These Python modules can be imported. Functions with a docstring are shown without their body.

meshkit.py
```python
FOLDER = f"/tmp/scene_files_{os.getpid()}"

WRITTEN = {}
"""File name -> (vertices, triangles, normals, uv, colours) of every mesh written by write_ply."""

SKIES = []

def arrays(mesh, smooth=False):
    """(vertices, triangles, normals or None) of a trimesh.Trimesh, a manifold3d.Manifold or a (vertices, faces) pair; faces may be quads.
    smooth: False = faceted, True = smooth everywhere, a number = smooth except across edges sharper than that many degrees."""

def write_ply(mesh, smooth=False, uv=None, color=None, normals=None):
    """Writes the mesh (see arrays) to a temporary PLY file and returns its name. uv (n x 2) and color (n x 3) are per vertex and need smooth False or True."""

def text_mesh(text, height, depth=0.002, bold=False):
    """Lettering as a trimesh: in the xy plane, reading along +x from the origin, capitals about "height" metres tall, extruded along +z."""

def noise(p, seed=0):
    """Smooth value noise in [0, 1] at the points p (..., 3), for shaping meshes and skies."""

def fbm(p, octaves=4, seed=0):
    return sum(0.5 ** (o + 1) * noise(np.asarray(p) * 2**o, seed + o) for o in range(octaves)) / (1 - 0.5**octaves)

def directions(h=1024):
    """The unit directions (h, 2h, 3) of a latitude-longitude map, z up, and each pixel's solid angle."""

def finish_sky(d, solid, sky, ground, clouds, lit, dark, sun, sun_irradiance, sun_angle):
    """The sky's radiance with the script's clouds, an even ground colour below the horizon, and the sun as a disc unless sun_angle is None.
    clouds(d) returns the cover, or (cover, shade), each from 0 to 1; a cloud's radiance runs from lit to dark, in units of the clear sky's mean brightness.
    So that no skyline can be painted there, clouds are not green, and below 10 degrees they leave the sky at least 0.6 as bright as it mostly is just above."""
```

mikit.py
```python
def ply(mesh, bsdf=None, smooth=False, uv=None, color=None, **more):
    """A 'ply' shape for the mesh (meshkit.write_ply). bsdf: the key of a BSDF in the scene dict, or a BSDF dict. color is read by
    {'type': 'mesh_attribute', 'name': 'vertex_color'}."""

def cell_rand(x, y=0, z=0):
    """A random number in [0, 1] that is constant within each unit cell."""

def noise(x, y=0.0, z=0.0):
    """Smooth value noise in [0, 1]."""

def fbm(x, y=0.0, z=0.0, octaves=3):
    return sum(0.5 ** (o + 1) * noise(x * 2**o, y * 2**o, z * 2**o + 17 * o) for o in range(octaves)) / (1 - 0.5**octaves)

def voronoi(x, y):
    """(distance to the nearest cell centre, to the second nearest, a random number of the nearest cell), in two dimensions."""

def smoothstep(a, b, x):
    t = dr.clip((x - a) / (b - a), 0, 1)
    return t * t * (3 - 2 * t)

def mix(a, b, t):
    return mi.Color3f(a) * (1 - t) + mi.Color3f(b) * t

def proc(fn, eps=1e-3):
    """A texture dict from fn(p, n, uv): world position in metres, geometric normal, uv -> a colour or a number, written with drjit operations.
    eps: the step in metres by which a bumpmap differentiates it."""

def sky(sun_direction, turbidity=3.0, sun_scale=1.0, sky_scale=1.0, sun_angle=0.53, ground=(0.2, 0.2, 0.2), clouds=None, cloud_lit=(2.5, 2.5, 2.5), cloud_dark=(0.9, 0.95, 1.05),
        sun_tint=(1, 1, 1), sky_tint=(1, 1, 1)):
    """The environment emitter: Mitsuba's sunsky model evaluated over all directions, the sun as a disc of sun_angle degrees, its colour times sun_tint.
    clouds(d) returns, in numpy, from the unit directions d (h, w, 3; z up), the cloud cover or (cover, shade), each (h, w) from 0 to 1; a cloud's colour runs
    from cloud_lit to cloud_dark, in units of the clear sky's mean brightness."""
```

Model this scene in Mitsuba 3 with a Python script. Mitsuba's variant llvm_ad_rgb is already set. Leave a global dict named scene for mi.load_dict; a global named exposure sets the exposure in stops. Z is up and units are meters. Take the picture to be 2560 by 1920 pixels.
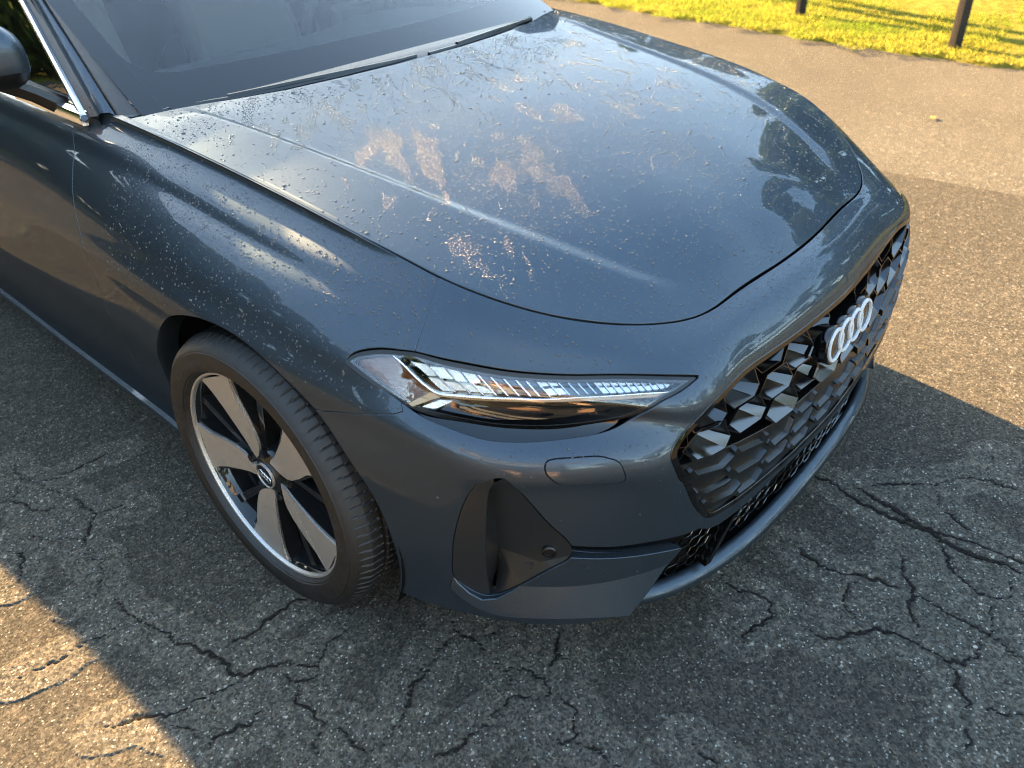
import math, json, numpy as np, trimesh, mitsuba as mi, mikit, meshkit, drjit as dr
T=mi.ScalarTransform4f
# ---------------------------------------------------------------- camera, sky, exposure
# car frame: x forwards, y to the car's left, z up; the right front wheel stands at x = 0, the photographer off the right front corner
CAM=np.array([1.265,-1.454,1.405]); yaw,pit,rol=2.3281,-.6033,-.0652
FW=np.array([math.cos(pit)*math.cos(yaw),math.cos(pit)*math.sin(yaw),math.sin(pit)])
_r=np.cross(FW,[0,0,1]); _r/=np.linalg.norm(_r); _u=np.cross(_r,FW); UP=-_r*math.sin(rol)+_u*math.cos(rol)
exposure=5.75
scene={'type':'scene',
 'camera':{'type':'thinlens','fov':67.95,'fov_axis':'x','near_clip':.05,'far_clip':600,'aperture_radius':.0035,'focus_distance':1.55,
           'to_world':T().look_at([float(x) for x in CAM],[float(x) for x in CAM+FW],[float(x) for x in UP])},
 'sky':mikit.sky([-.906,.199,.374],turbidity=3.2,sun_tint=(1.0,.89,.70),sky_tint=(1.06,.93,.80))}
labels={}
# ---------------------------------------------------------------- body surface
from scipy.interpolate import RectBivariateSpline, CubicSpline, RBFInterpolator
from scipy.spatial import Delaunay
import shapely
from shapely.geometry import Polygon, Point, LineString
# columns of the right-hand belt (fender, bumper): fourteen nodes from the bonnet shut line down to the sill
_C=[
 [(-3.93,-.58,.99),(-3.94,-.60,.98),(-3.95,-.63,.97),(-3.955,-.65,.95),(-3.96,-.68,.91),(-3.97,-.72,.82),(-3.975,-.74,.70),(-3.975,-.745,.56),(-3.96,-.74,.38),(-3.94,-.72,.2)],
 [(-3.55,-.70,1.035),(-3.55,-.735,1.02),(-3.55,-.79,1.00),(-3.55,-.82,.975),(-3.55,-.85,.94),(-3.55,-.89,.84),(-3.55,-.90,.72),(-3.55,-.90,.56),(-3.55,-.885,.38),(-3.55,-.86,.2)],
 [(-2.6,-.700,1.05),(-2.6,-.735,1.03),(-2.6,-.79,1.01),(-2.6,-.81,.985),(-2.6,-.835,.95),(-2.6,-.875,.85),(-2.6,-.905,.72),(-2.6,-.91,.56),(-2.6,-.895,.38),(-2.6,-.87,.2)],
 [(-1.3,-.757,1.02),(-1.3,-.775,1.00),(-1.3,-.815,.982),(-1.3,-.826,.955),(-1.3,-.845,.92),(-1.3,-.875,.83),(-1.3,-.90,.72),(-1.3,-.905,.56),(-1.3,-.89,.38),(-1.3,-.865,.2)],
 [(-.8,-.765,1.000),(-.8,-.778,.978),(-.8,-.812,.958),(-.8,-.826,.930),(-.8,-.848,.895),(-.8,-.878,.82),(-.8,-.902,.72),(-.8,-.908,.56),(-.8,-.893,.38),(-.8,-.868,.2)],
 [(-.5,-.759,.981),(-.5,-.770,.957),(-.5,-.804,.936),(-.5,-.820,.912),(-.5,-.845,.88),(-.5,-.885,.81),(-.5,-.915,.72),(-.5,-.918,.56),(-.5,-.90,.38),(-.5,-.872,.2)],
 [(-.25,-.7435,.9515),(-.25,-.757,.927),(-.25,-.795,.907),(-.25,-.812,.885),(-.25,-.842,.865),(-.25,-.890,.80),(-.25,-.924,.72),(-.25,-.927,.56),(-.25,-.91,.38),(-.25,-.88,.2)],
 [(0,-.729,.914),(0,-.743,.889),(0,-.786,.869),(0,-.805,.848),(0,-.836,.834),(0,-.885,.780),(0,-.922,.71),(0,-.927,.56),(0,-.912,.38),(0,-.885,.2)],
 [(.2,-.7165,.880),(.203,-.7305,.857),(.205,-.769,.839),(.205,-.791,.820),(.205,-.822,.803),(.207,-.868,.752),(.208,-.902,.68),(.208,-.912,.56),(.206,-.902,.38),(.2,-.88,.2)],
 [(.33,-.700,.850),(.338,-.720,.830),(.346,-.748,.811),(.354,-.773,.790),(.361,-.798,.766),(.370,-.838,.715),(.378,-.870,.65),(.382,-.882,.55),(.378,-.880,.38),(.362,-.869,.2)],
 [(.423,-.681,.825),(.435,-.702,.806),(.447,-.724,.786),(.458,-.746,.762),(.473,-.780,.719),(.478,-.790,.672),(.489,-.815,.650),(.498,-.836,.628),(.503,-.841,.600),(.504,-.842,.55),(.500,-.840,.38),(.488,-.830,.2)],
 [(.52,-.63,.790),(.533,-.652,.772),(.545,-.672,.752),(.555,-.69,.727),(.571,-.719,.684),(.572,-.722,.640),(.585,-.752,.613),(.597,-.775,.590),(.602,-.780,.565),(.602,-.778,.53),(.602,-.776,.38),(.595,-.776,.2)],
 [(.588,-.574,.764),(.603,-.596,.749),(.616,-.616,.732),(.627,-.634,.710),(.645,-.660,.671),(.645,-.662,.630),(.659,-.686,.606),(.673,-.707,.584),(.679,-.712,.560),(.680,-.71,.53),(.682,-.71,.38),(.672,-.725,.2)],
 [(.65,-.50,.742),(.667,-.525,.731),(.683,-.55,.716),(.696,-.57,.696),(.714,-.599,.664),(.714,-.602,.632),(.727,-.620,.604),(.739,-.636,.581),(.745,-.640,.557),(.746,-.638,.52),(.748,-.636,.38),(.738,-.645,.2)],
 [(.701,-.41,.725),(.722,-.437,.716),(.745,-.466,.703),(.765,-.492,.685),(.783,-.529,.652),(.784,-.54,.615),(.787,-.556,.592),(.790,-.570,.568),(.794,-.571,.545),(.797,-.568,.5),(.800,-.55,.38),(.790,-.548,.2)],
 [(.72,-.27,.7195),(.747,-.297,.712),(.775,-.325,.696),(.800,-.35,.665),(.812,-.368,.632),(.82,-.382,.595),(.825,-.392,.55),(.830,-.395,.48),(.833,-.390,.36),(.832,-.41,.2)],
 [(.7285,-.14,.7185),(.757,-.155,.713),(.787,-.17,.698),(.811,-.185,.668),(.824,-.193,.634),(.834,-.197,.595),(.840,-.2,.55),(.846,-.2,.48),(.850,-.2,.36),(.856,-.21,.2)],
 [(.735,0,.719),(.764,0,.714),(.795,0,.699),(.820,0,.67),(.833,0,.636),(.842,0,.597),(.849,0,.55),(.855,0,.48),(.860,0,.36),(.868,0,.2)]]
_mx=lambda a,b,t: tuple(p+(q-p)*t for p,q in zip(a,b))
_C=[c if len(c)==12 else c[:6]+[_mx(c[5],c[6],.52),c[6],_mx(c[6],c[7],.3)]+c[7:] for c in _C]
COLS=np.array([c[:10]+[_mx(c[9],c[10],.5),c[10],_mx(c[10],c[11],.5),c[11]] for c in _C],float)
COLS[:,13,2]-=.012
UC=np.r_[0,np.cumsum(np.linalg.norm(np.diff(COLS[:,[2,4,7,10]],axis=0),axis=2).mean(1))]
VC=np.r_[0,np.cumsum(np.linalg.norm(np.diff(COLS[6:],axis=1),axis=2).mean(0))]
_full=np.concatenate([COLS,(COLS*[1,-1,1])[-2::-1]]); _uf=np.r_[UC,2*UC[-1]-UC[-2::-1]]
SPL=[RectBivariateSpline(_uf,VC,_full[:,:,k],kx=3,ky=3,s=4e-5) for k in range(3)]
UM=UC[-1]
def belt(u,v):
    "the smooth outer skin: u runs along the car's right side round the nose to its left side, v from the bonnet line down"
    return np.stack([s.ev(u,v) for s in SPL],-1)
def belt_n(u,v):
    a=np.stack([s.ev(u,v,dx=1) for s in SPL],-1); b=np.stack([s.ev(u,v,dy=1) for s in SPL],-1)
    n=np.cross(b,a); return n/np.linalg.norm(n,axis=-1,keepdims=True)
# bonnet: a height field over plan, through the shut line, the two crease lines and the crown
CRE=np.array([(-.392,-.629,.984),(-.165,-.587,.95),(.059,-.555,.915),(.276,-.518,.875),(.478,-.457,.822),(.659,-.36,.751)])
REAR=np.array([(-.507,-.746,.984),(-.465,-.65,.989),(-.425,-.55,.990),(-.38,-.42,.991),(-.35,-.27,.9935),(-.332,-.12,.995),(-.33,0,.9955)])
CEN=np.array([(-.165,0,.967),(.06,0,.932),(.276,0,.892),(.478,0,.843),(.60,0,.804),(.68,0,.763),(.715,0,.738),(.06,-.3,.927),(.276,-.27,.887),(.478,-.24,.838),(-.165,-.3,.962),(.60,-.22,.798),(.68,-.2,.759)])
_g=belt(np.linspace(UC[5]+.02,UM,60),np.zeros(60))
_pts=np.vstack([_g,CRE,REAR,CEN]); _pts=np.vstack([_pts,_pts*[1,-1,1]])
_pts=_pts[np.unique((_pts[:,:2]*2000).round().astype(int),axis=0,return_index=True)[1]]
_H=RBFInterpolator(_pts[:,:2],_pts[:,2],kernel='thin_plate_spline',smoothing=2e-5,neighbors=None)
_hx=np.linspace(-.75,.85,161); _hy=np.linspace(-.85,.85,171)
_hz=_H(np.stack(np.meshgrid(_hx,_hy,indexing='ij'),-1).reshape(-1,2)).reshape(161,171); _hz=(_hz+_hz[:,::-1])/2
HS=RectBivariateSpline(_hx,_hy,_hz,s=2e-4)
_cy=CubicSpline(CRE[:,0],-CRE[:,1])
def sst(a,b,x): t=np.clip((x-a)/(b-a),0,1); return t*t*(3-2*t)
def hood_z(x,y):
    x=np.asarray(x,float); y=np.asarray(y,float)
    d=np.abs(y)-_cy(np.clip(x,-.45,.72))                       # outside the crease line: positive
    w=.013+.012*sst(-.1,.6,x)
    h=.0065*sst(-.52,-.2,x)*(1-sst(.60,.685,x))
    return HS.ev(x,y)+h*(sst(-w,w*.8,d)-.5)*(1-.9*sst(w,w+.12,d)*.5)*(1-sst(.0,.25,-d-w)*.9*0)
def hood(x,y): return np.stack([x,y,hood_z(x,y)],-1)
def hood_n(x,y):
    e=1e-3; a=(hood_z(x+e,y)-hood_z(x-e,y))/(2*e); b=(hood_z(x,y+e)-hood_z(x,y-e))/(2*e)
    n=np.stack([-a,-b,np.ones_like(a)],-1); return n/np.linalg.norm(n,axis=-1,keepdims=True)
# outlines measured on the skin: u from the nose (negative = right side), v down from the bonnet line; plan points in metres
D=json.loads('''{"split1":[[-0.9881,0.0016],[-0.9912,0.0237],[-0.9926,0.0637],[-0.9964,0.0975],[-1.0006,0.1285],[-1.0021,0.1382]],"split2":[[-1.0074,0.2362],[-1.0203,0.2455],[-1.0493,0.2569],[-1.1033,0.2782],[-1.1641,0.3001],[-1.1893,0.3046],[-1.215,0.3069]],"lamp":[[-1.1188,0.2025],[-1.1155,0.1932],[-1.1002,0.1819],[-1.0635,0.1654],[-1.0306,0.1521],[-0.9999,0.1386],[-0.9542,0.1274],[-0.9022,0.12],[-0.8523,0.1161],[-0.7844,0.1114],[-0.7148,0.1071],[-0.6483,0.1029],[-0.5719,0.1035],[-0.5173,0.1083],[-0.5371,0.1195],[-0.5593,0.1306],[-0.5831,0.1444],[-0.6116,0.181],[-0.6438,0.207],[-0.6778,0.2171],[-0.7279,0.2216],[-0.777,0.2247],[-0.8257,0.228],[-0.8583,0.2307],[-0.8918,0.2314],[-0.926,0.2313],[-0.9607,0.231],[-0.9898,0.2275],[-1.0161,0.2214],[-1.0536,0.2137],[-1.0843,0.2086],[-1.1063,0.2051]],"tow":[[-0.7615,0.2602],[-0.7566,0.2552],[-0.7206,0.2535],[-0.6754,0.2553],[-0.6607,0.2598],[-0.6436,0.2692],[-0.6357,0.2976],[-0.6362,0.3104],[-0.6466,0.3224],[-0.6977,0.3226],[-0.7396,0.3125],[-0.7507,0.2976],[-0.7611,0.2776],[-0.7626,0.2689]],"vent":[[-0.8595,0.3145],[-0.8435,0.2992],[-0.8307,0.2963],[-0.8232,0.3064],[-0.8124,0.3368],[-0.7862,0.3905],[-0.7572,0.4353],[-0.7301,0.4778],[-0.7288,0.5092],[-0.7583,0.5351],[-0.7909,0.5615],[-0.8329,0.595],[-0.8629,0.614],[-0.8884,0.6203],[-0.9128,0.6107],[-0.936,0.5921],[-0.944,0.5768],[-0.9411,0.5304],[-0.9337,0.4791],[-0.9204,0.4306],[-0.9047,0.3909],[-0.8882,0.3578],[-0.8734,0.3314]],"ventedge":[[-0.8503,0.3219],[-0.8592,0.3495],[-0.8661,0.3838],[-0.8729,0.4393],[-0.8786,0.5028],[-0.8804,0.5373],[-0.8794,0.5729],[-0.8776,0.6076]],"ventV0":[[-0.8615,0.5353]],"ventV1":[[-0.7818,0.5332]],"ventD":[[-0.8675,0.4155]],"ventD2":[[-0.9001,0.642]],"sensor":[[-0.7655,0.5021]],"striptop":[[-0.7291,0.4805],[-0.6612,0.4953],[-0.5929,0.5042],[-0.5142,0.5176],[-0.4772,0.5204]],"stripbot":[[-0.7287,0.5109],[-0.6706,0.5227],[-0.5901,0.538],[-0.5152,0.5541]],"lipend":[[-0.5152,0.5541],[-0.5574,0.6005],[-0.6113,0.6689]],"lipbot":[[-0.9529,0.6126],[-0.9151,0.6391],[-0.8597,0.6544],[-0.7881,0.6531],[-0.7141,0.6538],[-0.6737,0.6569],[-0.6113,0.6689]],"grille":[[-0.1279,0.1403],[-0.2529,0.1339],[-0.3703,0.1267],[-0.4157,0.1327],[-0.4449,0.1428],[-0.4813,0.1597],[-0.5174,0.2025],[-0.5366,0.2296],[-0.5425,0.2537],[-0.5373,0.2793],[-0.5245,0.3297],[-0.5177,0.3384],[-0.4957,0.4226],[-0.4799,0.4675],[-0.466,0.4901],[-0.4444,0.5018],[-0.4018,0.5067],[-0.3501,0.5126],[-0.2817,0.5174],[-0.2108,0.5229],[-0.1134,0.5231]],"surround":[[-0.5439,0.2575],[-0.5334,0.3329],[-0.5184,0.396],[-0.5008,0.4791],[-0.478,0.5152],[-0.449,0.531],[-0.4118,0.5378],[-0.3434,0.5396],[-0.2768,0.538],[-0.1896,0.5359]],"doorgap":[[-2.1165,0.0629],[-2.0537,0.2159],[-2.0164,0.271],[-2.019,0.3322]],"amber":[[-1.0992,0.192],[-1.0889,0.1839],[-1.0494,0.1681],[-1.0338,0.1706],[-1.0007,0.1784],[-0.9695,0.191],[-1.0022,0.219],[-1.0102,0.2252],[-1.0231,0.2222],[-1.0569,0.2131],[-1.0814,0.2076],[-1.0983,0.2028]],"chrome_top":[[-1.0463,0.167],[-1.0191,0.1711],[-0.9869,0.1823],[-0.9661,0.1888],[-0.9561,0.1899],[-0.9211,0.1798],[-0.8645,0.164],[-0.8277,0.1547],[-0.7816,0.1492],[-0.7191,0.1405],[-0.6574,0.1348],[-0.6001,0.1285],[-0.5632,0.1267]],"chrome_bot":[[-1.0381,0.1621],[-1.0119,0.1678],[-0.9829,0.1778],[-0.9636,0.1836],[-0.9522,0.1841],[-0.9209,0.1754],[-0.8641,0.1599],[-0.8275,0.151],[-0.7815,0.1458],[-0.7191,0.1377],[-0.6575,0.1322],[-0.6003,0.1265],[-0.5635,0.1251]],"chrome_low":[[-0.9688,0.1899],[-0.9518,0.1904],[-0.9212,0.1855],[-0.8654,0.1725],[-0.8284,0.1648],[-0.782,0.1581],[-0.735,0.1527],[-0.6724,0.144],[-0.6137,0.1354],[-0.568,0.1316]],"branch":[[-0.9693,0.1892],[-0.9521,0.1909],[-0.9951,0.2222],[-1.0029,0.2208]],"blade":[[-0.9516,0.1951],[-0.9305,0.1902],[-0.9373,0.1964],[-0.9544,0.2089],[-0.9609,0.2118],[-0.9789,0.2154]],"bars_top":[[-0.9826,0.1462],[-0.9497,0.1337],[-0.9222,0.1274],[-0.8961,0.1233],[-0.8754,0.1213],[-0.8536,0.1191],[-0.8345,0.1169],[-0.8165,0.1154],[-0.7978,0.1137],[-0.7796,0.1119],[-0.7612,0.1107],[-0.7443,0.1097],[-0.7267,0.1086],[-0.7099,0.1077],[-0.6958,0.1074],[-0.6811,0.1065],[-0.6674,0.1062],[-0.654,0.1058],[-0.641,0.1052],[-0.6296,0.1048],[-0.6184,0.1044],[-0.6067,0.1038],[-0.5956,0.1033],[-0.5844,0.1025],[-0.5744,0.1019]],"bars_bot":[[-0.928,0.1739],[-0.9017,0.1665],[-0.8786,0.1603],[-0.856,0.1545],[-0.8366,0.15],[-0.8173,0.1466],[-0.798,0.1441],[-0.7829,0.1414],[-0.7642,0.1403],[-0.7469,0.137],[-0.7303,0.135],[-0.7137,0.1334],[-0.6979,0.1323],[-0.6839,0.1308],[-0.6709,0.1297],[-0.6588,0.1288],[-0.6462,0.1276],[-0.6345,0.1264],[-0.6232,0.1252],[-0.612,0.1235],[-0.6015,0.1226],[-0.5909,0.1214],[-0.5803,0.1201],[-0.5709,0.1186],[-0.5625,0.114]],"cell0":[[-1.0135,0.1596],[-0.9908,0.151],[-0.9793,0.1474],[-0.9611,0.158],[-0.978,0.1666],[-0.9944,0.1616]],"cell0b":[[-0.977,0.1691],[-0.958,0.1631],[-0.946,0.1691],[-0.9314,0.1765],[-0.95,0.1816],[-0.9606,0.1776]],"cracks":[[[-1.07,-1.185],[-0.961,-1.196],[-0.904,-1.173],[-0.779,-1.145],[-0.686,-1.123],[-0.638,-1.12],[-0.591,-1.154],[-0.572,-1.186],[-0.504,-1.203],[-0.455,-1.194],[-0.383,-1.216],[-0.356,-1.238],[-0.361,-1.285]],[[-0.572,-1.186],[-0.636,-1.246],[-0.732,-1.276]],[[-0.638,-1.12],[-0.618,-1.064],[-0.561,-1.04]],[[-0.618,-1.064],[-0.642,-1.038]],[[-0.911,-1.274],[-0.865,-1.243],[-0.793,-1.227],[-0.755,-1.182],[-0.779,-1.145]],[[-0.961,-1.196],[-0.897,-1.247],[-0.911,-1.274]],[[-0.904,-1.173],[-0.883,-1.119],[-0.875,-1.034],[-0.857,-0.938]],[[-0.698,-1.348],[-0.647,-1.312],[-0.567,-1.346],[-0.54,-1.366]],[[-0.317,-1.227],[-0.231,-1.228],[-0.17,-1.219],[-0.104,-1.19],[-0.065,-1.197],[-0.031,-1.176],[0.035,-1.156],[0.075,-1.15],[0.108,-1.158],[0.128,-1.138],[0.137,-1.109],[0.179,-1.061],[0.239,-1.026],[0.224,-1.009],[0.2,-0.969],[0.206,-0.906]],[[0.035,-1.156],[0.031,-1.113],[0.049,-1.057],[0.036,-1.01],[0.044,-0.967],[0.068,-0.921]],[[-0.231,-1.228],[-0.217,-1.278],[-0.229,-1.323],[-0.232,-1.363],[-0.236,-1.409],[-0.254,-1.462]],[[0.108,-1.158],[0.134,-1.167],[0.111,-1.21],[0.094,-1.251],[0.09,-1.289],[0.064,-1.311],[0.039,-1.35],[0.007,-1.402]],[[0.111,-1.21],[0.165,-1.233]],[[0.231,-1.162],[0.232,-1.195],[0.21,-1.241],[0.206,-1.266],[0.229,-1.31]],[[0.103,-1.301],[0.155,-1.281],[0.206,-1.266]],[[0.21,-1.241],[0.197,-1.229]],[[0.239,-1.026],[0.244,-1.05],[0.229,-1.086],[0.209,-1.087],[0.174,-1.088]],[[0.229,-1.086],[0.271,-1.106],[0.306,-1.101],[0.353,-1.101],[0.387,-1.087],[0.43,-1.092],[0.471,-1.087],[0.47,-1.054],[0.472,-1.009],[0.458,-0.964],[0.426,-0.926],[0.419,-0.882],[0.393,-0.833]],[[0.353,-1.101],[0.372,-1.135],[0.407,-1.168]],[[0.471,-1.087],[0.49,-1.104],[0.507,-1.12]],[[0.363,-0.747],[0.405,-0.776],[0.454,-0.757],[0.482,-0.768],[0.519,-0.782],[0.545,-0.78],[0.578,-0.753],[0.618,-0.748],[0.656,-0.756],[0.665,-0.772],[0.639,-0.799],[0.605,-0.815],[0.6,-0.859],[0.602,-0.885],[0.595,-0.935],[0.6,-0.963],[0.579,-0.98],[0.578,-1.027]],[[0.405,-0.776],[0.4,-0.834],[0.426,-0.883],[0.424,-0.927],[0.458,-0.964],[0.472,-1.003]],[[0.454,-0.757],[0.471,-0.73],[0.445,-0.702]],[[0.561,-0.616],[0.611,-0.682],[0.617,-0.721],[0.618,-0.748]],[[0.611,-0.682],[0.648,-0.678]],[[0.656,-0.756],[0.698,-0.756],[0.729,-0.77],[0.758,-0.801],[0.755,-0.829],[0.711,-0.829]],[[0.76,-0.804],[0.794,-0.798],[0.827,-0.806],[0.859,-0.799]],[[0.605,-0.815],[0.577,-0.79],[0.545,-0.78]],[[0.943,-0.675],[0.976,-0.673],[1.007,-0.677]],[[0.784,0.195],[0.85,0.195],[0.914,0.167],[0.981,0.164],[1.049,0.163],[1.108,0.167],[1.157,0.155],[1.215,0.152],[1.271,0.165],[1.324,0.162]],[[0.893,0.219],[0.978,0.199],[1.054,0.176],[1.127,0.182],[1.211,0.198],[1.276,0.193],[1.317,0.195]],[[0.923,0.237],[0.993,0.301],[1.059,0.343],[1.105,0.419],[1.163,0.454],[1.207,0.448],[1.26,0.456]],[[1.059,0.343],[1.097,0.264],[1.158,0.232],[1.204,0.226]],[[1.163,0.454],[1.139,0.49],[1.152,0.574]],[[0.85,-0.071],[0.893,-0.087],[0.947,-0.1],[1.003,-0.086],[1.036,-0.064],[1.093,-0.06],[1.145,-0.047],[1.201,-0.066],[1.248,-0.062],[1.294,-0.071],[1.334,-0.083],[1.381,-0.094]],[[1.074,0.073],[1.099,-0.002],[1.126,-0.041],[1.152,-0.119],[1.182,-0.162]],[[1.117,0.14],[1.161,0.11],[1.192,0.064],[1.245,0.04],[1.278,0.038],[1.305,0.074]],[[1.278,0.038],[1.291,-0.047],[1.291,-0.105],[1.277,-0.166],[1.252,-0.186],[1.206,-0.187],[1.156,-0.182],[1.112,-0.198],[1.084,-0.214],[1.061,-0.266],[1.029,-0.292],[0.965,-0.29]],[[0.768,-0.266],[0.827,-0.28],[0.879,-0.267],[0.922,-0.297],[0.916,-0.343],[0.895,-0.393],[0.869,-0.388]],[[1.084,-0.214],[1.032,-0.181],[1.009,-0.135],[1.036,-0.064]],[[1.252,-0.186],[1.275,-0.198],[1.279,-0.241],[1.312,-0.254],[1.305,-0.293],[1.327,-0.333],[1.337,-0.384]],[[1.312,-0.254],[1.364,-0.25],[1.405,-0.205]],[[0.771,-0.801],[0.806,-0.797],[0.843,-0.803]],[[0.934,-0.676],[0.969,-0.678],[1.003,-0.679]],[[1.305,0.074],[1.287,0.132]]],"verge":[[-5.49,6.601],[-4.718,6.437],[-3.486,6.009],[-2.256,5.667],[-1.487,5.422],[-0.846,5.247],[-0.309,5.154],[0.198,5.087]],"posts":[[-0.487,5.953],[-2.201,6.838]]}''')
def densify(P,step,closed=True):
    P=np.asarray(P,float); Q=np.vstack([P,P[:1]]) if closed else P; out=[]
    for a,b in zip(Q[:-1],Q[1:]):
        n=max(1,int(np.ceil(np.linalg.norm(b-a)/step))); out.append(a+(b-a)*np.linspace(0,1,n,endpoint=False)[:,None])
    if not closed: out.append(Q[-1:])
    return np.vstack(out)
def smooth_poly(P,step,closed=True,k=3):
    "a smooth curve through the points P"
    P=np.asarray(P,float); Q=np.vstack([P,P[:1]]) if closed else P
    t=np.r_[0,np.cumsum(np.sqrt(np.linalg.norm(np.diff(Q,axis=0),axis=1)))]
    cs=CubicSpline(t,Q,bc_type='periodic' if closed else 'not-a-knot'); fine=cs(np.linspace(0,t[-1],len(Q)*30))
    return densify(fine[::3] if not closed else fine[:-1:3],step,closed)
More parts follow.
